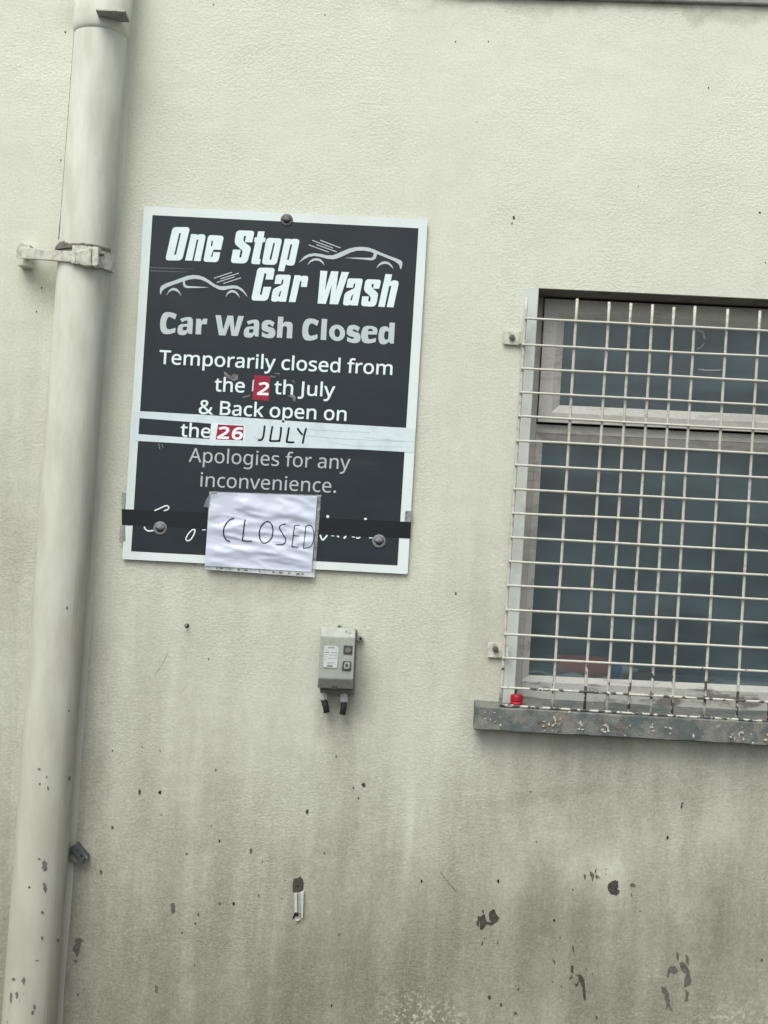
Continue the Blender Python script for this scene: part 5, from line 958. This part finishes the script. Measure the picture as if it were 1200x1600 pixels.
facep([rounded(Q([(585, 634, 22), (655, 634, 22), (645, 715, 22), (578, 712, 22)]), 4)], 'button', M['boxgrey'], rs, 0.0024, FY-0.0022)
facep([disc_px for disc_px in [[(460+(612+16*math.cos(i*0.5236))/7.5, 950+(672+20*math.sin(i*0.5236))/7.5) for i in range(12)]]], 'button_mark', M['boxdark'], rs, 0.0006, FY-0.0046)
ring_o = [(545.1+4.9*math.cos(i*0.2618), 1000.4+4.9*math.sin(i*0.2618)) for i in range(24)]; ring_i = [(545.1+3.9*math.cos(-i*0.2618), 1000.4+3.9*math.sin(-i*0.2618)) for i in range(24)]
facep([ring_o, ring_i], 'knockout_ring', M['boxmid'], lid, 0.0008)
facep([Q([(598, 266), (618, 268), (616, 276), (596, 275)]), Q([(640, 290), (668, 293), (667, 298), (639, 296)])], 'printed_marks', M['boxmid'], lid, 0.0016, BY1+0.0085)
mb = MB(); nt_ = [at(460+(470+36*math.cos(a))/7.5, 950+(925+26*math.sin(a))/7.5, BY1+0.017) for a in [math.pi*2*i/14 for i in range(14)]]
mb.prism(nt_, [Vector((q.x, q.y+0.012, q.z)) for q in nt_]); mb.build('lid_screw', M['boxdark'], lid)
for px, py, r_ in ((530, 979.4, 4.0), (563.4, 997.4, 4.2)):
    mb = MB(); f_ = disc_loop(px, py, r_, -0.016, 16); 
    if px < 540: f_ = [q if q.z > at(530, 979.4, -0.016).z-0.002 else Vector((q.x, q.y, q.z-0.006)) for q in f_]
    else: f_ = [q if q.x > at(563.4, 997.4, -0.016).x-0.001 else Vector((q.x-0.010, q.y, q.z)) for q in f_]
    mb.prism(f_, [Vector((q.x, 0.001, q.z)) for q in f_]); lg = mb.build('fixing_lug', M['boxgrey'], bx, bevel=0.001)
    mb = MB(); f_ = disc_loop(px, py+0.6, r_*0.52, -0.0168, 12); mb.prism(f_, [Vector((q.x, -0.0155, q.z)) for q in f_]); mb.build('screw_hole', M['black'], lg)
for gx0, gx1, gy0, gy1, cx_, cy_ in ((499.5, 511.5, 1082.5, 1094.5, 510.5, 1113.5), (530.5, 544.5, 1086.5, 1097.0, 535.0, 1116.5)):
    mb = MB(); gp = -0.024
    a = at((gx0+gx1)/2+0.3, gy0-4, gp); b = at((gx0+gx1)/2-0.2, gy1, gp); r_ = (gx1-gx0)/2*ppm(gp)
    mb.tube([a, a+(b-a)*0.35, a+(b-a)*0.36, a+(b-a)*0.9, b], [r_*0.9, r_*0.9, r_, r_, r_*0.8], 6)
    gl = mb.build('cable_gland', M['gland'], bx)
    mb = MB(); c0 = b+Vector((0, 0, 0.004)); c1 = at(cx_, cy_, gp-0.004); dd = (c1-c0)
    mb.tube([c0, c0+dd*0.5+Vector((0.0015, 0, 0)), c1, c1+dd*0.02], [0.0085, 0.0082, 0.0080, 0.005], 14); mb.build('cable_stub', M['cable'], gl, smooth=True)

# ================================================================== small fixings on the wall
def rot_loop(pts, y): return [at(*q, y) for q in pts]
# screw left in its plug
c = at(291.6, 976.3, 0.0)
sw = thing('wall_screw', c, 'tiny lone screw in a dark hole below the left part of the sign', 'screw')
mb = MB(); mb.tube([c+Vector((0.001, 0.001, -0.002)), c+Vector((0.001, -0.0010, -0.002))], [0.0062, 0.0060], 12); mb.build('plug', M['black'], sw)
mb = MB(); mb.tube([c+Vector((0, -0.001, 0)), c+Vector((0, -0.012, 0)), c+Vector((0, -0.0125, 0)), c+Vector((0, -0.015, 0))], [0.0025, 0.0025, 0.0046, 0.0040], 12); mb.build('screw_head', M['zinc'], sw)
# slate clip by the pipe (crop 100,1300 at 20 px per px)
K = lambda q: T(100, 1300, 20.0, q)
cp = thing('cable_clip', at(122, 1340, 0), 'broken dark slate plastic clip sticking out of the wall right of the drainpipe', 'clip')
CY = -0.030
mb = MB(); f_ = rot_loop(K([(370, 365), (740, 805), (690, 850), (620, 850), (600, 900), (540, 990), (480, 960), (300, 690), (240, 620), (165, 520), (300, 460)]), CY)
mb.prism(f_, [Vector((q.x, 0.001, q.z)) for q in f_]); mb.build('clip_body', M['clip'], cp, bevel=0.0012)
mb = MB(); f_ = rot_loop(K([(250, 640), (345, 760), (500, 960), (440, 995), (300, 930), (165, 810), (215, 730)]), CY+0.006)
mb.prism(f_, [Vector((q.x, 0.001, q.z)) for q in f_]); mb.build('clip_jaw', M['boxmid'], cp, bevel=0.0008)
mb = MB(); f_ = disc_loop(127.2, 1337.4, 1.9, CY-0.0004, 10); mb.prism(f_, [Vector((q.x, CY+0.003, q.z)) for q in f_]); mb.build('nail_hole', M['black'], cp)
mb = MB(); f_ = rot_loop(K([(560, 640), (745, 810), (690, 850), (620, 700)]), CY-0.003); mb.prism(f_, [Vector((q.x, CY+0.004, q.z)) for q in f_]); mb.build('clip_edge', M['boxmid'], cp, bevel=0.0006)
# scrap of plastic trunking left on the wall (crop 430,1350 at 16 px per px)
K2 = lambda q: T(430, 1350, 16.0, q)
tr = thing('trunking_scrap', at(466, 1438, 0), 'short broken piece of pale plastic trunking fixed to the wall below a chipped hole', 'trunking')
mb = MB()
for q in ([(480, 750), (545, 740), (548, 1210), (478, 1220)], [(630, 720), (715, 700), (690, 1360), (655, 1360), (640, 1010)]):
    f_ = rot_loop(K2(q), -0.011); mb.prism(f_, [Vector((p.x, 0.001, p.z)) for p in f_])
mb.build('trunking_side', M['gland'], tr, bevel=0.0006)
mb = MB(); f_ = rot_loop(K2([(545, 745), (632, 725), (640, 1240), (545, 1200)]), -0.004); mb.prism(f_, [Vector((p.x, 0.001, p.z)) for p in f_]); mb.build('trunking_base', M['boxgrey'], tr)
mb = MB(); f_ = rot_loop(K2([(500, 1400), (560, 1405), (620, 1370), (625, 1395), (580, 1430), (510, 1425)]), -0.007); mb.prism(f_, [Vector((p.x, 0.001, p.z)) for p in f_]); mb.build('trunking_end', M['gland'], tr, bevel=0.0004)

# ================================================================== chips, holes and scars in the render
def rough_outline(pts, amp, seed):
    out = []; n = len(pts)
    for i in range(n):
        a, b = Vector(pts[i][:2]), Vector(pts[(i+1) % n][:2])
        k = max(1, int((b-a).length/1.6))
        for j in range(k):
            p = a+(b-a)*(j/k); s = Vector((p.x*0.9, p.y*0.9, seed))
            out.append((p.x+noise.noise(s)*amp, p.y+noise.noise(s+Vector((9, 5, 0)))*amp))
    return out
def chip(cs, mat='chip', amp=0.9, y=-0.0003, name='paint_chip', par=None):
    return finish(flat([rough_outline(c, amp, i+len(c)) for i, c in enumerate(cs)], y, 0.0005), name, M[mat], par or wall)
chip([K2([(460, 370), (560, 350), (630, 305), (690, 380), (715, 470), (700, 640), (640, 690), (500, 720), (445, 690), (430, 560), (445, 470)])])
chip([K2([(575, 500), (605, 560), (585, 590), (555, 570)]), K2([(490, 1215), (580, 1250), (580, 1310), (510, 1300), (440, 1385), (430, 1340)])], 'black', 0.3, -0.0009)
K3 = lambda q: T(720, 1400, 15.0, q)
chip([K3([(395, 465), (460, 490), (540, 420), (570, 470), (580, 540), (610, 600), (720, 610), (670, 560), (655, 420), (670, 365), (740, 330), (725, 305), (800, 318), (825, 420), (905, 510), (850, 615), (790, 640), (735, 690), (600, 660), (545, 750), (490, 805), (445, 765), (450, 600), (435, 560), (430, 700), (395, 715), (360, 660), (370, 575), (395, 570)]),
      K3([(500, 325), (535, 330), (540, 400), (515, 405)]), K3([(540, 960), (585, 1000), (560, 1010)]), K3([(490, 1080), (520, 1080), (510, 1150), (480, 1160)]), K3([(870, 1040), (885, 1055), (850, 1140), (835, 1130)])], 'chip', 0.5)
K4 = lambda q: T(900, 1340, 12.0, q)
chip([K4([(735, 420), (790, 440), (792, 560), (760, 590), (815, 610), (810, 660), (760, 712), (700, 692), (660, 690), (605, 620), (590, 550), (610, 490), (660, 450)])], 'chip', 0.3)
chip([K4([(735, 570), (775, 575), (770, 600), (735, 600)])], 'black', 0.2, -0.0009)
chip([K4([(150, 295), (190, 330), (180, 410), (155, 400), (140, 340)]), K4([(262, 250), (335, 300), (340, 320), (320, 440), (300, 450), (290, 360), (258, 330)]), K4([(385, 200), (375, 290), (350, 280), (360, 220)]), K4([(370, 310), (470, 395), (410, 370), (395, 410), (360, 370)])], 'chip_pale', 0.4)
chip([K4([(540, 205), (590, 205), (570, 215)]), K4([(540, 290), (575, 325), (550, 320)]), K4([(1040, 660), (1065, 735), (1030, 720)]), K4([(985, 430), (1010, 430), (1000, 445)]), K4([(1050, 470), (1120, 510), (1100, 550), (1030, 550), (1010, 510)])], 'chip_pale', 0.3)
K5 = lambda q: T(860, 1470, 14.55, q)
chip([K5([(470, 555), (525, 560), (520, 735), (460, 715)]), K5([(560, 745), (640, 785), (680, 745), (770, 880), (790, 1040), (805, 1365), (750, 1320), (725, 1060), (660, 900), (630, 1010), (575, 1045), (548, 935), (590, 985), (640, 930), (640, 820)]),
      K5([(470, 750), (500, 820), (470, 870), (425, 860), (470, 810)]), K5([(490, 120), (520, 110), (545, 250), (525, 260)]), K5([(45, 410), (100, 460), (100, 545), (75, 480)]), K5([(780, 595), (850, 670), (830, 680)])], 'chip', 0.5)
chip([K5([(950, 725), (965, 755), (940, 765)]), K5([(45, 910), (65, 930), (45, 945), (35, 925)]), K5([(240, 1015), (270, 1040), (235, 1045)])], 'black', 0.2)
K6 = lambda q: T(1020, 1470, 12.31, q)
chip([K6([(450, 190), (500, 260), (490, 390), (465, 350)]), K6([(625, 250), (690, 310), (690, 480), (640, 420)]), K6([(510, 420), (580, 400), (640, 450), (710, 590), (745, 760), (730, 840), (600, 890), (610, 700), (650, 640), (580, 600), (540, 560)]),
      K6([(285, 560), (330, 490), (440, 490), (490, 580), (420, 640), (330, 600), (300, 710), (280, 690)]), K6([(165, 870), (240, 890), (310, 1020), (330, 1240), (380, 1340), (330, 1330), (310, 1270), (250, 1320), (270, 1140), (220, 1130), (240, 1040), (165, 980)]),
      K6([(620, 920), (700, 1000), (670, 1090), (690, 1150), (600, 1170), (640, 1050)])], 'chip_pale', 0.6)
K7 = lambda q: T(0, 1420, 8.571, q)
chip([K7([(1000, 410), (1060, 385), (1125, 425), (1085, 460), (1060, 600), (1020, 660), (1010, 590), (970, 560), (985, 490), (1015, 470)]), K7([(980, 680), (1045, 690), (1020, 740)])], 'chip_pale', 0.5)
chip([stroke([(688, 1362), (700, 1378), (714, 1394)], 0.8)[0]], 'chip_pale', 0.2, name='scratch')
chip([stroke([(636, 1520), (640, 1498), (643, 1478)], 0.9)[0]], 'boxgrey', 0.2, name='scratch')
chip([stroke([(262, 1020), (252, 1040), (243, 1052)], 0.7)[0]], 'boxgrey', 0.2, name='scratch')
# smaller scars read off the photo: px, py, size, tone
SM = [(803, 340, 4, 'chip'), (800, 349, 3, 'chip'), (1187, 332, 4, 'chip'), (1107, 137, 2.5, 'black'), (745, 190, 2, 'chip'), (763, 65, 2.2, 'chip'), (1196, 410, 2, 'chip'), (712, 927, 4, 'chip'), (712, 65, 1.8, 'chip'), (998, 291, 1.8, 'chip'), (508, 23, 2.2, 'chip'), (102, 50, 3, 'chip'),
      (95, 250, 2.5, 'chip_pale'), (65, 450, 3, 'chip'), (57, 487, 2, 'chip'), (218, 1237, 5, 'chip'), (250, 1238, 5.5, 'black'), (568, 1226, 6, 'chip'), (552, 1231, 3, 'chip'), (560, 1247, 3, 'chip_pale'), (480, 1268, 6, 'chip'), (343, 1314, 3.5, 'black'), (392, 1330, 6, 'chip_pale'), (365, 1412, 6, 'black'), (343, 1412, 4, 'chip_pale'), (310, 1429, 4, 'chip'),
      (176, 1173, 2.5, 'black'), (525, 1182, 2.5, 'black'), (158, 1363, 6, 'chip_pale'), (176, 1293, 5, 'chip_pale'), (659, 1377, 4.5, 'black'), (779, 1377, 5, 'black'), (1043, 1309, 5.5, 'black'), (1065, 1260, 4, 'chip'), (1066, 1255, 3, 'chip'), (866, 1438, 4, 'black'), (838, 1315, 2.5, 'chip'), (829, 1237, 2.5, 'chip'), (977, 1208, 2, 'chip'), (304, 1508, 2.5, 'black'), (518, 1571, 3, 'black'),
      (404, 1399, 3, 'chip'), (305, 1443, 3.5, 'chip'), (783, 1570, 6, 'chip'), (765, 1558, 5, 'chip'), (810, 1545, 3.5, 'chip'), (932, 1590, 4, 'chip'), (805, 1583, 7, 'chip_pale'), (875, 1465, 2.5, 'chip'), (600, 1555, 2, 'chip_pale'), (270, 1420, 9, 'chip_pale'), (244, 1545, 8, 'chip_pale'), (1190, 1500, 4, 'chip_pale'),
      (75, 1085, 0, 'chip'), (250, 1173, 2, 'chip'), (222, 1167, 2, 'black'), (337, 1203, 3, 'chip_pale'), (252, 1273, 2, 'black'), (507, 1333, 3, 'chip'), (440, 1404, 2.5, 'chip'), (530, 1460, 4, 'chip_pale'), (330, 1290, 2.5, 'chip_pale'), (410, 1346, 2.5, 'chip'), (895, 1390, 3, 'chip_pale'), (1000, 1424, 2.5, 'chip_pale')]
random.seed(11)
by = {}
for px, py, s, t in SM:
    if s <= 0: continue
    n = random.randint(6, 9); a0 = random.random()*6
    st_x = random.uniform(0.5, 0.85); st_y = random.uniform(0.8, 1.3) if s < 8 else 2.0
    by.setdefault(t, []).append([(px+math.cos(a0+6.283*i/n)*s*0.62*st_x*random.uniform(0.6, 1.25), py+math.sin(a0+6.283*i/n)*s*0.62*st_y*random.uniform(0.6, 1.25)) for i in range(n)])
for t, cs in by.items():
    o = chip(cs, t, 0.3, -0.0006, 'small_scars'); o['kind'] = 'stuff'
# chips on the drainpipe (placed on its curved face)
PC = [(61, 972+0, 0, 0), (69, 1352, 4.5, 10), (70, 1386, 4, 9), (105, 950, 2, 3), (61, 1202, 2, 2), (62, 1225, 2, 2), (73, 1214, 1.5, 1.5), (75, 1232, 2, 3.5), (109, 1216, 2.5, 4), (61, 1342, 2, 2), (66, 1426, 2.5, 3), (66, 1466, 2, 3.5), (58, 1501, 2.5, 1.5), (91, 1470, 2.5, 4), (21, 1530, 2.6, 3), (54, 1574, 3, 5), (51, 1582, 2.5, 4), (37, 1533, 3, 6), (17, 1560, 2.5, 10), (26, 1555, 2.5, 7), (48, 1092, 0, 0)]
mb = MB(); random.seed(5)
for px, py, a, b in PC:
    if a <= 0: continue
    ring_ = []
    c_ = axis(py); n = 16
    for i in range(n):
        q = at(px+a*math.cos(6.283*i/n)*random.uniform(0.45, 1.3), py+b*math.sin(6.283*i/n)*random.uniform(0.6, 1.2), AX-R)
        d_ = (q-CAM).normalized(); cxx = 0
        # meet the pipe's surface along the line of sight, 0.6 mm proud
        ca = axis(py); rx, ry = CAM.x-ca.x, CAM.y-AX; A_ = d_.x**2+d_.y**2; B_ = rx*d_.x+ry*d_.y; C_ = rx*rx+ry*ry-(R*1.013)**2
        disc_ = B_*B_-A_*C_
        if disc_ < 0: continue
        ring_.append(CAM+d_*((-B_-math.sqrt(disc_))/A_))
    if len(ring_) > 4: mb.add(ring_, [tuple(range(len(ring_)))])
o = mb.build('paint_chips', M['pipechip'], dp); o['kind'] = 'stuff'
